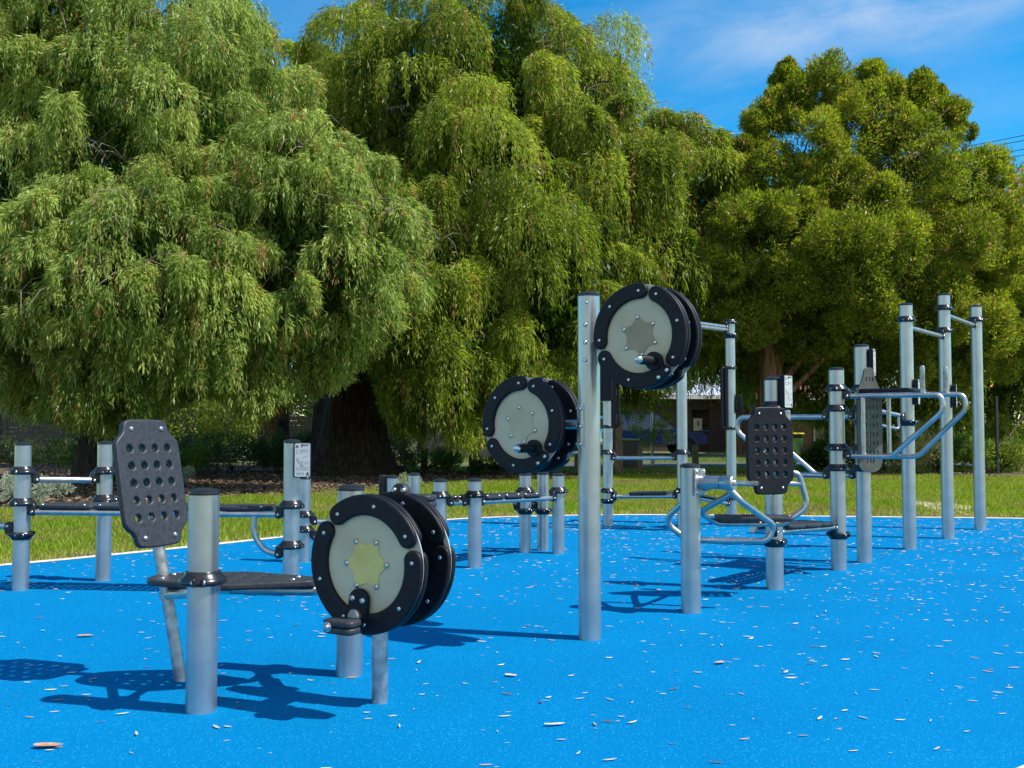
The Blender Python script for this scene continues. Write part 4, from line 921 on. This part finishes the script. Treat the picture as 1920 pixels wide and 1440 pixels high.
weeping_tree('weeping_tree', (-4.15, 25, 0), [((-.4, 26.4, 6.0), (5.2, 4.2, 4.9), 92, .66, 1.9), ((-1.2, 26.8, 10.2), (4.3, 3.2, 3.3), 64, .64, 1.8), ((-1.75, 22.2, 3.7), (1.7, 1.3, 2.8), 28, .55, 1.7), ((3.4, 25.8, 6.5), (2.6, 2.2, 3.5), 48, .6, 1.6), ((.9, 22.8, 4.4), (1.9, 1.4, 2.3), 25, .6, 1.8), ((4.6, 28.6, 5.3), (3.2, 1.2, 2.4), 26, .8, 1.6), ((-.2, 28.2, 3.4), (3.0, 1.0, 2.0), 22, .75, 1.7)],
             'huge yellow-green weeping tree with a thick dark trunk in the middle background', PAL_Y, 11, trunk_r=.85, hem=HEM_C)
HEM_A = [(-200, 1.0), (0, 1.5), (60, 1.3), (130, 1.2), (230, .95), (290, 1.3), (340, 1.7), (400, 1.85), (450, 1.3), (490, 1.1), (520, 1.6), (580, 1.7), (640, 2.0), (780, 3.5)]
tree_left = weeping_tree('weeping_tree', (-9.2, 22, 0), [((-8.4, 21.0, 6.4), (4.1, 3.4, 4.6), 190, .46, .95), ((-11.2, 21.2, 9.4), (3.0, 2.4, 3.2), 80, .46, .95), ((-3.9, 18.9, 4.5), (2.0, 1.7, 2.5), 95, .38, .8), ((-7.0, 17.6, 3.5), (2.7, 1.5, 2.2), 95, .38, .8)],
             'grey-green weeping tree filling the left edge of the background', PAL_G, 23, trunk_r=.45, hem=HEM_A, ns=95, nl=18, ll=.13, lw=.022)
rng = np.random.default_rng(5); pts = np.array([P(px, py, Yd) for px, py, Yd in ((505, 735, 19.6), (535, 742, 19.7), (480, 745, 19.6), (520, 725, 19.8))])
V, cc = hang(rng, pts, pts - np.array([-4, 22, 2]), np.full(4, .26), np.full(4, .2), np.full(4, .62), 90, 16, .10, .012, np.array([[.14, .08, .03], [.42, .26, .11], [.3, .19, .1]]))
np_mesh('dead_foliage', V, 4, cc, M['leaf'], tree_left, pts[0])['label'] = 'dead brown hanging foliage'
weeping_tree('weeping_tree', (-7.2, 30, 0), [((-7.2, 29.5, 9.6), (3.3, 1.8, 3.3), 84, .62, 1.5)], 'yellowish weeping tree top showing against the sky between the two big weeping trees', PAL_Y, 31, trunk_r=.35, ns=140, trunk_h=7)
weeping_tree('weeping_tree', (15.0, 30.5, 0), [((14.3, 29.5, 4.4), (3.2, 2.0, 4.4), 44, .8, 1.6), ((10.0, 30.0, 4.0), (3.4, 1.4, 3.0), 44, .8, 1.8)],
             'weeping tree at the far right edge behind the rounded tree', PAL_Y * .95, 41, trunk_r=.35, ns=140, hem=[(1380, 1.9), (1480, 1.5), (1570, .9), (1640, .6), (1920, .5)])

def bushy(rng, C, Rr, n, ll, lw, pal, up=0.5, shell=0.55, dead=.07):
    """dense rounded clumps of leaves that point outwards and up"""
    m = len(C); idx = np.repeat(np.arange(m), n); d = unit(rng.normal(size=(m * n, 3)))
    # twig clusters so that the outline is uneven
    tw = unit(rng.normal(size=(m, 26, 3))); pick = rng.integers(0, 26, m * n); dt = tw[idx, pick]
    d = unit(dt * 1.0 + d * .38); s = shell + (1 - shell) * rng.uniform(0, 1, m * n) ** .6
    s *= (0.82 + 0.3 * ((pick * 37 % 11) / 11))
    p = C[idx] + d * (Rr[idx] * s)[:, None]
    dr = unit(d * .6 + rng.normal(0, .5, d.shape) + np.array([0, 0, up]))
    V = leaves(p, dr, ll * rng.uniform(.6, 1.3, m * n), lw * rng.uniform(.7, 1.3, m * n), rng)
    v = np.clip(.5 + .2 * rng.normal(size=m)[idx] + .22 * rng.normal(size=m * n), 0, 1)[:, None]
    cols = pal[0] + (pal[1] - pal[0]) * v; dl = rng.uniform(0, 1, m * n) < dead; cols[dl] = pal[2] * rng.uniform(.6, 1.3, (dl.sum(), 1))
    return V, cols
PAL_B = np.array([[.05, .095, .009], [.295, .36, .042], [.40, .25, .09]])
base = Vector((P(1440, 800, 25.0).x, 25.0, 0)); base.z = 0
rt = empty('round_crowned_tree', base, 'dense tree with rounded leafy clumps and an orange-brown trunk at the right of the background', 'tree')
rng = np.random.default_rng(77); C = []; RR = []
for px, py, rp, Yd in ((1540, 175, 62, 25.2), (1478, 205, 52, 25), (1440, 250, 50, 25), (1645, 190, 52, 25.5), (1725, 195, 50, 25.6), (1775, 235, 48, 25.4), (1600, 255, 80, 24.8), (1520, 275, 66, 24.6), (1690, 275, 70, 24.8), (1445, 335, 62, 24.4), (1730, 335, 85, 24.2), (1830, 340, 62, 25), (1565, 350, 66, 24.2),
        (1390, 350, 50, 24.6), (1420, 440, 76, 23.3), (1360, 420, 46, 24), (1600, 480, 96, 22.6), (1540, 470, 60, 22.9), (1690, 470, 66, 23.2), (1640, 390, 60, 23.6), (1790, 460, 80, 24), (1870, 420, 56, 25), (1885, 530, 60, 24.8), (1345, 510, 50, 23.8), (1470, 540, 66, 23.4), (1620, 585, 70, 23.4), (1740, 580, 80, 24), (1830, 620, 70, 24.4), (1400, 600, 58, 23.8), (1890, 650, 56, 25),
        (1520, 640, 60, 24.6), (1330, 600, 44, 24.5), (1690, 670, 66, 24.8), (1790, 700, 60, 25.2), (1570, 590, 60, 24.2), (1500, 420, 60, 24), (1480, 150, 30, 25.2), (1625, 150, 36, 25.6), (1735, 172, 34, 25.8), (1590, 190, 40, 25.4), (1665, 235, 50, 25.3), (1400, 300, 40, 24.8)):
    c = P(px, py, Yd); r_ = rp / F * Yd
    C.append(np.array(c)); RR.append(r_ * .84)
    for _ in range(8):
        o_ = rng.normal(size=3) * np.array([1, .8, 1]) + np.array([.15, -.25, .35]); o_ /= np.linalg.norm(o_)
        C.append(np.array(c) + o_ * r_ * rng.uniform(.55, .85)); RR.append(r_ * rng.uniform(.34, .60))
V1, c1 = bushy(rng, np.array(C), np.array(RR), 1250, .11, .027, PAL_B, dead=.11)
ctr = np.array(P(1610, 420, 26.6)); q = ctr + rng.normal(size=(240, 3)) * np.array([2.5, .7, 2.1])
q = q[(q[:, 2] > 2.6) & (q[:, 2] < 7.8)]
V2, c2 = bushy(rng, q, np.full(len(q), .9), 520, .17, .045, PAL_B, dead=.2)
V = np.concatenate([V1, V2]); cc = np.concatenate([c1, c2]); np_mesh('crown', V, 4, cc, M['leaf'], rt, base + UP * 3)
trunk(rt, base, .36, 4.2, 5, 'bark_o', [P(1450, 330, 25), P(1600, 300, 25.2), P(1720, 330, 25.2), P(1600, 500, 24.2), P(1800, 480, 25)])
rr = random.Random(9)
for px, py in ((1605, 322), (1562, 268), (1718, 285)):
    p = P(px, py, 23.9); mb = MB()
    for _ in range(7):
        e = Vector((rr.uniform(-1, 1), rr.uniform(-.5, .2), rr.uniform(-1.4, -.1))).normalized(); Lr = rr.uniform(.3, .7)
        mb.tube([p, p + e * Lr * .5 + Vector((rr.uniform(-.08, .08), 0, 0)), p + e * Lr], [.02, .013, .004], 5)
    mb.build('bare_twig', M['twig'], rt)

# ------------------------------------------------------------------ shrubs and small plants
def shrub(name, px, Yd, wd, ht, label, pal, seed, n=5200, ll=.09, lw=.03, up=.6, dep=None, dead=.04, cat='shrub', group=None, x=None):
    rng = np.random.default_rng(seed); b = Vector((x if x is not None else (px - 960) / F * Yd, Yd, 0)); dep = dep or wd * .6
    root = empty(name, b, label, cat, group); k = max(4, int(wd / max(.35, ht * .45) * 5))
    C = np.array(b) + np.stack([rng.uniform(-.5, .5, k) * wd, rng.uniform(-.5, .5, k) * dep, ht * rng.uniform(.25, .68, k)], 1); RR = ht * rng.uniform(.24, .38, k)
    V, c = bushy(rng, C, RR, n // k, ll, lw, pal, up, .35, dead); kk = V[:, :, 2].min(axis=1) > 0.0
    np_mesh('foliage', V[kk], 4, c[kk], M['leaf'], root, b + UP * ht * .5)
    mb = MB()
    for i in range(5):
        e = Vector(C[i % k]); mb.tube([b + Vector((rng.uniform(-.1, .1), 0, -.02)), b.lerp(e, .5) + Vector((rng.uniform(-.1, .1), 0, .05)), e], [.02, .013, .006], 6)
    mb.build('stems', M['bark'], root)
    return root
wxp = lambda px, Yd: (px - 960) / F * Yd
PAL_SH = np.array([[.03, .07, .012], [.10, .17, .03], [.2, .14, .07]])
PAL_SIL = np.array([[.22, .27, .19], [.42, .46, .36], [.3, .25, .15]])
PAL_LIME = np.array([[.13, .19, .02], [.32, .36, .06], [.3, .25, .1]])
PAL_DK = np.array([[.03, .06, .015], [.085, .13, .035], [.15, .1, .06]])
shrub('silver_shrub', 8, 15.0, 1.7, .52, 'pale silver-leaved shrub behind the first bench post at the left edge', PAL_SIL, 1, 5200, .05, .02)
shrub('silver_shrub', 300, 20.5, .7, .4, 'small silver-leaved tuft on the shaded mulch behind the backrest', PAL_SIL, 2, 1500, .05, .02, x=-6.9)
shrub('silver_shrub', 760, 16.6, .6, .42, 'small silver-leaved tuft between the two short posts behind the pedal wheel', PAL_SIL * np.array([.9, .9, .7]), 3, 1700, .05, .02)
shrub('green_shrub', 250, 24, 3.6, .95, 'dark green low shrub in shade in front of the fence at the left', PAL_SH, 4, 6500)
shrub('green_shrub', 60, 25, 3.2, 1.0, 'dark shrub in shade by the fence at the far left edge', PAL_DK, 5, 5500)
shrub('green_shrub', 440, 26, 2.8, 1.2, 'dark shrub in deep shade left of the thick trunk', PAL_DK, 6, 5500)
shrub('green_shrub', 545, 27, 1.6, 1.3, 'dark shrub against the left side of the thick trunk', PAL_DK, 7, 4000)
shrub('flowering_shrub', 330, 34, 6.5, 3.6, 'tall sunlit leafy bush glowing behind the left tree', PAL_LIME, 8, 12000, .14, .06)
shrub('green_shrub', 790, 26.5, 1.9, .75, 'bright green low shrub right of the thick trunk around the first bollard', np.array([[.07, .15, .02], [.2, .3, .06], [.2, .15, .08]]), 9, 5000)
shrub('dry_shrub', 752, 25.6, .7, 1.2, 'brown dry twiggy shrub against the right side of the thick trunk', np.array([[.10, .075, .05], [.24, .19, .13], [.2, .14, .1]]), 10, 3500, .07, .012)
shrub('green_shrub', 930, 24.5, 1.2, .5, 'low dark shrub under the lower hand wheel', PAL_SH, 11, 2600)
for i, (px, Yd, wd, ht, pal) in enumerate(((1640, 26.4, 2.4, 1.35, PAL_SH), (1755, 26.2, 2.0, 1.15, PAL_SH * np.array([[1.5], [1.5], [1]])), (1860, 26.3, 2.2, 1.0, np.array([[.09, .15, .02], [.24, .28, .06], [.3, .22, .1]])), (1560, 26.8, 1.5, .9, PAL_SH))):
    shrub('hedge_shrub', px, Yd, wd, ht, ['dark leafy hedge shrub behind the grey slotted back plate', 'mid green hedge shrub behind the first two pull-up posts', 'yellow-green low hedge shrub behind the last pull-up post', 'small dark hedge shrub left of the hedge behind the dip rails'][i], pal, 60 + i, 7000, .10, .035, group='hedge shrubs at the right')
shrub('pale_grass_clump', 1712, 25.4, .9, 1.35, 'pale yellow feathery clump between the dip rails and the hedge', np.array([[.28, .28, .10], [.5, .47, .2], [.4, .3, .15]]), 71, 2600, .16, .012)
def strappy(px, Yd, n, L, label, col, seed):
    rng = np.random.default_rng(seed); b = Vector(((px - 960) / F * Yd, Yd, 0)); mb = MB(); vs = []; fs = []
    for i in range(n):
        a = rng.uniform(0, 6.28); lean = rng.uniform(.15, .75); l = L * rng.uniform(.6, 1.1); d = Vector((math.cos(a), math.sin(a), 0)); s = UP.cross(d); k0 = len(vs)
        for j in range(6):
            u = j / 5; p = b + d * (l * lean * u ** 1.4) + UP * (l * (u - .38 * lean * u * u)); wv = .016 * (1 - u) + .002
            vs += [p - s * wv, p + s * wv]
        fs += [(k0 + 2 * j, k0 + 2 * j + 1, k0 + 2 * j + 3, k0 + 2 * j + 2) for j in range(5)]
    m, _, _ = pbr('strappy_leaf', col, .5)
    o = mb.add(vs, fs).build('strappy_plant', m, None, b); tag(o, label, 'plant')
strappy(842, 24.8, 46, 1.0, 'spiky dark strappy plant between the two bollards left of the lower hand wheel', (.04, .08, .02), 1)
strappy(1545, 27.5, 60, 1.3, 'strappy green plant in front of the brick wall and lattice', (.06, .11, .03), 2)
strappy(1505, 28.5, 26, 1.5, 'long pale arching strappy leaves beside the yellow-lidded bin', (.28, .26, .14), 3)
weeping_tree('street_tree', (wxp(1393, 43), 43, 0), [((11.6, 42.5, 6.8), (4.6, 3.6, 3.4), 70, 1.3, 1.4)], 'far street tree beside the blue car, brown trunk left of the perforated back panel', PAL_Y * .8, 51, trunk_r=.32, ns=60, nl=16, ll=.3, lw=.06, trunk_h=4.5, mat='bark_o')
for i, (px, Yd, wd, ht) in enumerate(((40, 37, 7, 3.6), (470, 37.5, 6, 3.2), (230, 39, 6, 3.0), (700, 38.5, 5, 2.2))):
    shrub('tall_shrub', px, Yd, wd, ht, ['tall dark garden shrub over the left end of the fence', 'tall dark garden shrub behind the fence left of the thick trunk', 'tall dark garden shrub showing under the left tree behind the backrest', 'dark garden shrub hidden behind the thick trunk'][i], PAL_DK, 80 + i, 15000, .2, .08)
# young sapling with stake
b = Vector(((1225 - 960) / F * 29, 29, 0)); sap = empty('sapling', b, 'slim young yellow-green sapling in front of the blue car', 'tree')
rng = np.random.default_rng(8); mb = MB(); C = []; RR = []
mb.tube([b, b + Vector((-.03, 0, .8)), b + Vector((.05, 0, 1.7)), b + Vector((.12, 0, 2.35))], [.022, .018, .012, .005], 8)
for z, dx in ((.75, -.25), (.9, .45), (1.1, -.5), (1.25, .2), (1.45, -.45), (1.5, .35), (1.75, -.1), (1.9, .4), (2.1, .0), (2.2, .5), (1.6, -.75), (.95, -.05)):
    e = b + Vector((dx, rng.uniform(-.2, .2), z)); mb.tube([b + UP * (z - .35), b.lerp(e, .6) + UP * .0, e], [.010, .007, .003], 5); C.append(np.array(e)); RR.append(rng.uniform(.16, .26))
mb.build('trunk', M['twig'], sap); V, c = bushy(rng, np.array(C), np.array(RR), 130, .12, .03, PAL_LIME, .9, .1); np_mesh('crown', V, 4, c, M['leaf'], sap, b + UP * 1.5)

# ------------------------------------------------------------------ street edge: bollards, bins, posts
def bollard(px, ytop, Yd, r, label, taper=True):
    b = Vector(((px - 960) / F * Yd, Yd, 0)); h = P(px, ytop, Yd).z
    o = MB().lathe([(r, -.02), (r * 1.02, h * .5), (r * .98, h - .09), (r * .8, h - .02), (r * .35, h), (.003, h + .003)], 20, Matrix.Translation(b)).build('bollard', M['log'], None, b)
    tag(o, label, 'bollard', 'round timber bollards along the verge')
bollard(796, 839, 27.0, .095, 'weathered timber bollard just right of the thick trunk')
bollard(886, 839, 26.9, .10, 'weathered timber bollard beside the left rim of the lower hand wheel')
bollard(1198, 835, 27.4, .095, 'sunlit timber bollard right of the green-lidded grey bin')
bollard(1303, 833, 30.0, .105, 'timber bollard right of the blue car, above the leg swing post top')
bollard(1908, 832, 27.0, .10, 'timber bollard at the right edge in front of the low bin')
bollard(1082, 852, 27.5, .08, 'timber bollard just left of the tall crank post, behind the lower hand wheel')
b = Vector(((1159 - 960) / F * 25.8, 25.8, 0)); tp = empty('timber_sign_post', b, 'tall square brown timber post with a short rail, left of the green-lidded bin', 'post')
MB().box((0, 0, .73), .20, .18, 1.5, Matrix.Translation(b), .012).build('post', M['timber'], tp, b)
MB().box((0, 0, 0), .62, .06, .26, Matrix.Translation(b + Vector((-.40, -.125, 1.30))), .006).build('rail_board', M['timber'], tp)
def bin_(px, Yd, h, mat, lid, label, rot=.2):
    b = Vector(((px - 960) / F * Yd, Yd, 0)); root = empty('wheelie_bin', b, label, 'bin', 'wheelie bins on the verge'); k = h / 1.0
    Mx = Matrix.Translation(b) @ Matrix.Rotation(rot, 4, 'Z'); mb = MB()
    sec = [(.19, .20, .06), (.21, .23, .35), (.245, .27, .86), (.265, .29, .88), (.265, .29, .91)]; vs = []; fs = []
    for hx, hy, z in sec: vs += [(hx * k, -hy * k, z * k), (hx * k, hy * k, z * k), (-hx * k, hy * k, z * k), (-hx * k, -hy * k, z * k)]
    for i in range(4):
        for j in range(4): j2 = (j + 1) % 4; fs.append((i * 4 + j, i * 4 + j2, i * 4 + 4 + j2, i * 4 + 4 + j))
    fs += [(3, 2, 1, 0), (16, 17, 18, 19)]; mb.add(vs, fs, Mx).build('bin_body', M[mat], root, b)
    MB().box((0, 0, .945 * k), .55 * k, .62 * k, .06 * k, Mx, .02 * k).box((0, .30 * k, .96 * k), .40 * k, .05 * k, .05 * k, Mx, .012 * k).build('lid', M[lid], root)
    for sx in (-.20, .20): MB().cyl(Mx @ Vector((sx * k - .025, .22 * k, .09 * k)), Mx @ Vector((sx * k + .025, .22 * k, .09 * k)), .09 * k, 18).build('wheel', M['tyre'], root)
bin_(1178, 28.6, .90, 'bin_grey', 'lid_green', 'grey wheelie bin with a lime green lid beside the timber post')
bin_(1484, 32.5, 1.05, 'bin_green', 'lid_yellow', 'green wheelie bin with a yellow lid in front of the brick wall')
bin_(1914, 29.5, .80, 'bin_grey', 'lid_dkgreen', 'dark bin with a dark green lid at the right edge')
b = Vector(((1222 - 960) / F * 31, 31, 0)); o = MB().cyl(b, b + UP * 3.0, .04, 14).build('steel_pole', M['post'], None, b); tag(o, 'thin grey steel pole rising behind the young sapling', 'pole')
b = Vector(((1868 - 960) / F * 25.6, 25.6, 0)); o = MB().box((0, 0, 1.0), .07, .07, 2.0, Matrix.Translation(b), .006).build('steel_stake', M['wire'], None, b); tag(o, 'dark upright stake in the hedge right of the last pull-up post', 'stake')
p0, p1 = P(1874, 842, 26.2), P(1935, 760, 26.2); o = MB().cyl(p0, p1, .022, 10).build('slanting_pole', M['twig'], None, p0); tag(o, 'thin pale pole slanting up to the right edge behind the dark stake', 'pole')
b = Vector(((1600 - 960) / F * 29.5, 29.5, 0)); b.x = (1682 - 960) / F * 29; o = MB().cyl(b, b + UP * 1.75, .06, 14).build('steel_pole', M['post'], None, b); tag(o, 'short grey pole standing in the foliage behind the dip rails', 'pole')
# fences at the back
def fence(x0, x1, Yd, h, mat, label, sl=.15, y1=None):
    y1 = Yd if y1 is None else y1; a = Vector((x0, Yd, 0)); e = Vector((x1, y1, 0)); d = (e - a).normalized(); s = UP.cross(d); T = (e - a).length
    root = empty('fence', (a + e) / 2, label, 'fence'); mb = MB(); k = 0
    while (k + 1) * sl <= h:
        mb.box((T / 2, 0, sl * (k + .5)), T, .03 + .012 * (k % 2), sl - .012, frame(a, d, s, UP)); k += 1
    mb.build('fence_boards', M[mat], root)
    for j in range(int(T / 2.4) + 1): MB().box((min(T, j * 2.4), -.03, h / 2 + .03), .09, .09, h + .06, frame(a, d, s, UP)).build('fence_post', M[mat], root)
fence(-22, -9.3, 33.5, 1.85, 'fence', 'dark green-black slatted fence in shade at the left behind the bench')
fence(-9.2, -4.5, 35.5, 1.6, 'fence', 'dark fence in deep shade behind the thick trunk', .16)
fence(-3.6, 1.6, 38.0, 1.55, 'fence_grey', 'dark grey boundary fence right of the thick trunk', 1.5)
# neighbouring houses
def gable(root, x0, x1, y0, y1, z0, z1, mat, name='roof', ov=.5):
    mb = MB(); x0 -= ov; x1 += ov; y0 -= ov; y1 += ov; ym = (y0 + y1) / 2; ins = (y1 - y0) * .45
    vs = [(x0, y0, z0), (x1, y0, z0), (x1, y1, z0), (x0, y1, z0), (x0 + ins, ym, z1), (x1 - ins, ym, z1)]
    mb.add(vs, [(0, 1, 5, 4), (1, 2, 5), (2, 3, 4, 5), (3, 0, 4), (3, 2, 1, 0)]); r_ = mb.build(name, M[mat], root)
    MB().box(((x0 + x1) / 2, y0 - .06, z0 - .02), x1 - x0 + .1, .12, .20).build('gutter', M['white'], r_)
hx0, hx1 = (1120 - 960) / F * 50, (1425 - 960) / F * 50
hs1 = empty('house', ((hx0 + hx1) / 2, 54, 0), 'single-storey house with a dark brick carport wall and pale steel roof behind the blue car', 'house')
def wall_open(root, x0, x1, y, h, ops, mat, depth=.25):
    """front wall with real openings, built from piers and lintels"""
    mb = MB(); x = x0
    for a, b_, zb, zt in sorted(ops):
        if a > x: mb.box(((x + a) / 2, y, h / 2), a - x, depth, h)
        mb.box(((a + b_) / 2, y, (zt + h) / 2), b_ - a, depth, h - zt)
        if zb > 0: mb.box(((a + b_) / 2, y, zb / 2), b_ - a, depth, zb)
        x = b_
    if x < x1: mb.box(((x + x1) / 2, y, h / 2), x1 - x, depth, h)
    return mb.build('wall', M[mat], root)
wx = lambda px, Yd: (px - 960) / F * Yd
wall_open(hs1, hx0, hx1, 50, 2.75, [(wx(1296, 50), wx(1330, 50), 0, 2.1)], 'brick_dark')
MB().box(((hx0 + hx1) / 2, 53.5, 1.35), hx1 - hx0, 6.6, 2.7).build('house_core', M['brick_dark'], hs1)
gable(hs1, hx0, hx1, 50, 57, 2.75, 4.0, 'roofmat')
MB().box((wx(1308, 49.8), 49.8, 1.35), .42, .14, .62, None, .01).build('meter_box', M['cream'], hs1)
MB().box((wx(1308, 49.8), 49.72, 1.4), .07, .02, .22).build('meter_window', M['ink'], hs1)
hx0, hx1 = wx(1425, 46), wx(1600, 46)
hs2 = empty('house', ((hx0 + hx1) / 2, 49, 0), 'red brick house with a cream timber lattice panel behind the yellow-lidded bin', 'house')
wall_open(hs2, hx0, hx1, 46, 2.6, [(wx(1524, 46), wx(1562, 46), 0, 2.1)], 'brick')
MB().box(((hx0 + hx1) / 2, 49.5, 1.27), hx1 - hx0, 6.5, 2.5).build('house_core', M['brick_dark'], hs2); gable(hs2, hx0, hx1, 46, 53, 2.6, 4.4, 'tile')
mb = MB(); la, lb = wx(1524, 46), wx(1562, 46)
for k in range(-14, 16):
    for sgn in (1, -1):
        xa = la + k * .11; pts = []
        for t in np.linspace(0, 1, 40):
            x = xa + sgn * t * 2.1; 
            if la < x < lb: pts.append((x, t * 2.1))
        if len(pts) > 1: mb.tube([(pts[0][0], 45.86 + .015 * sgn, pts[0][1]), (pts[-1][0], 45.86 + .015 * sgn, pts[-1][1])], .012, 4)
lt = mb.build('lattice_panel', M['cream'], hs2)
for x in (la, lb): MB().box((x, 45.84, 1.05), .07, .07, 2.15).build('lattice_frame', M['cream'], lt)
hx0, hx1 = wx(-260, 44), wx(215, 44)
hs3 = empty('house', ((hx0 + hx1) / 2, 47, 0), 'pale rendered house with an orange tiled roof behind the left fence', 'house')
wall_open(hs3, hx0, hx1, 44, 2.6, [(wx(60, 44), wx(120, 44), .9, 2.1)], 'cream'); MB().box(((hx0 + hx1) / 2, 47.5, 1.27), hx1 - hx0, 6.5, 2.5).build('house_core', M['cream'], hs3); gable(hs3, hx0, hx1, 44, 51, 2.6, 4.4, 'tile')
# blue car
cb = Vector((wx(1218, 44), 44, 0)); car = empty('parked_car', cb, 'dark blue four-wheel-drive parked in the shade in front of the house', 'car')
def car_mesh():
    prof_b = [(-2.35, .45), (-2.38, .95), (-2.30, 1.08), (1.05, 1.08), (2.10, 1.00), (2.32, .90), (2.36, .48)]
    prof_c = [(-2.24, 1.08), (-2.05, 1.72), (-1.9, 1.78), (.05, 1.78), (.22, 1.73), (1.02, 1.08)]
    def ex(prof, hw, taper=0):
        n = len(prof); vs = []
        for s in (-1, 1):
            for x, z in prof: vs.append((x, s * (hw - taper * max(0, z - 1.08) / .7), z))
        fs = [(i, (i + 1) % n, n + (i + 1) % n, n + i) for i in range(n)] + [tuple(reversed(range(n))), tuple(range(n, 2 * n))]
        return vs, fs
    Mc = Matrix.Translation(cb) @ Matrix.Rotation(R(8), 4, 'Z'); b_ = MB()
    b_.add(*ex(prof_b, .92), Mc); b_.add(*ex(prof_c, .88, .18), Mc); B = b_.build('body', M['carblue'], car, cb)
    for x0, x1, t0, t1 in ((-2.06, -1.25, -1.92, -1.25), (-1.15, -.25, -1.15, -.25), (-.15, .82, -.15, .16)):
        for s in (-1, 1):
            w_ = MB()
            vs = [(x0, s * .885, 1.12), (x1, s * .885, 1.12), (t1, s * .735, 1.68), (t0, s * .735, 1.68)]
            w_.add(vs, [(0, 1, 2, 3)], Mc)
            w_.build('side_window', M['glass'], car)
    MB().add([(.27, -.70, 1.71), (.27, .70, 1.71), (1.03, .82, 1.12), (1.03, -.82, 1.12)], [(0, 1, 2, 3)], Mc @ Matrix.Translation((.012, 0, .01))).build('windscreen', M['glass'], car)
    MB().add([(-2.07, -.7, 1.70), (-2.07, .7, 1.70), (-2.24, .8, 1.15), (-2.24, -.8, 1.15)], [(0, 1, 2, 3)], Mc @ Matrix.Translation((-.02, 0, 0))).build('rear_window', M['glass'], car)
    for x in (-1.45, 1.45):
        for s in (-1, 1):
            p = Mc @ Vector((x, s * .80, .38)); q = Mc @ Vector((x, s * .96, .38)); W_ = MB().cyl(p, q, .38, 28).build('wheel', M['tyre'], car)
            MB().cyl(q - (q - p) * .02, q + (q - p) * .06, .22, 20).build('rim', M['plastic'], W_)
    for s in (-1, 1):
        MB().box((2.30, s * .72, .80), .1, .30, .18, Mc, .02).build('headlight', M['white'], car); MB().box((-2.35, s * .82, .85), .06, .14, .3, Mc, .01).build('tail_light', M['tile'], car)
        MB().box((-.8, s * .62, 1.86), 1.9, .05, .05, Mc, .01).build('roof_rail', M['wire'], car)
    MB().box((-2.40, 0, .72), .02, .45, .12, Mc).build('number_plate', M['white'], car)
    MB().tube(fillet([Mc @ Vector((2.42, -.7, .5)), Mc @ Vector((2.52, -.7, 1.05)), Mc @ Vector((2.52, .7, 1.05)), Mc @ Vector((2.42, .7, .5))], .15, 6), .035, 10).build('bull_bar', M['wire'], car)
car_mesh()
# overhead wires
for i, (y0, y1) in enumerate(((262, 246), (272, 256), (288, 274), (299, 286))):
    a = P(1700, y0 + 30 - i, 60); e = P(2060, y1 - 24 - i * .5, 52); m_ = a.lerp(e, .5) - UP * .15
    o = MB().tube([a, a.lerp(m_, .5) - UP * .05, m_, m_.lerp(e, .5) - UP * .05, e], .020, 6).build('power_line', M['wire'], None, a)
    tag(o, ['topmost', 'second from top', 'third from top', 'lowest'][i] + ' of the four thin overhead power lines at the upper right', 'wire', 'overhead power lines')
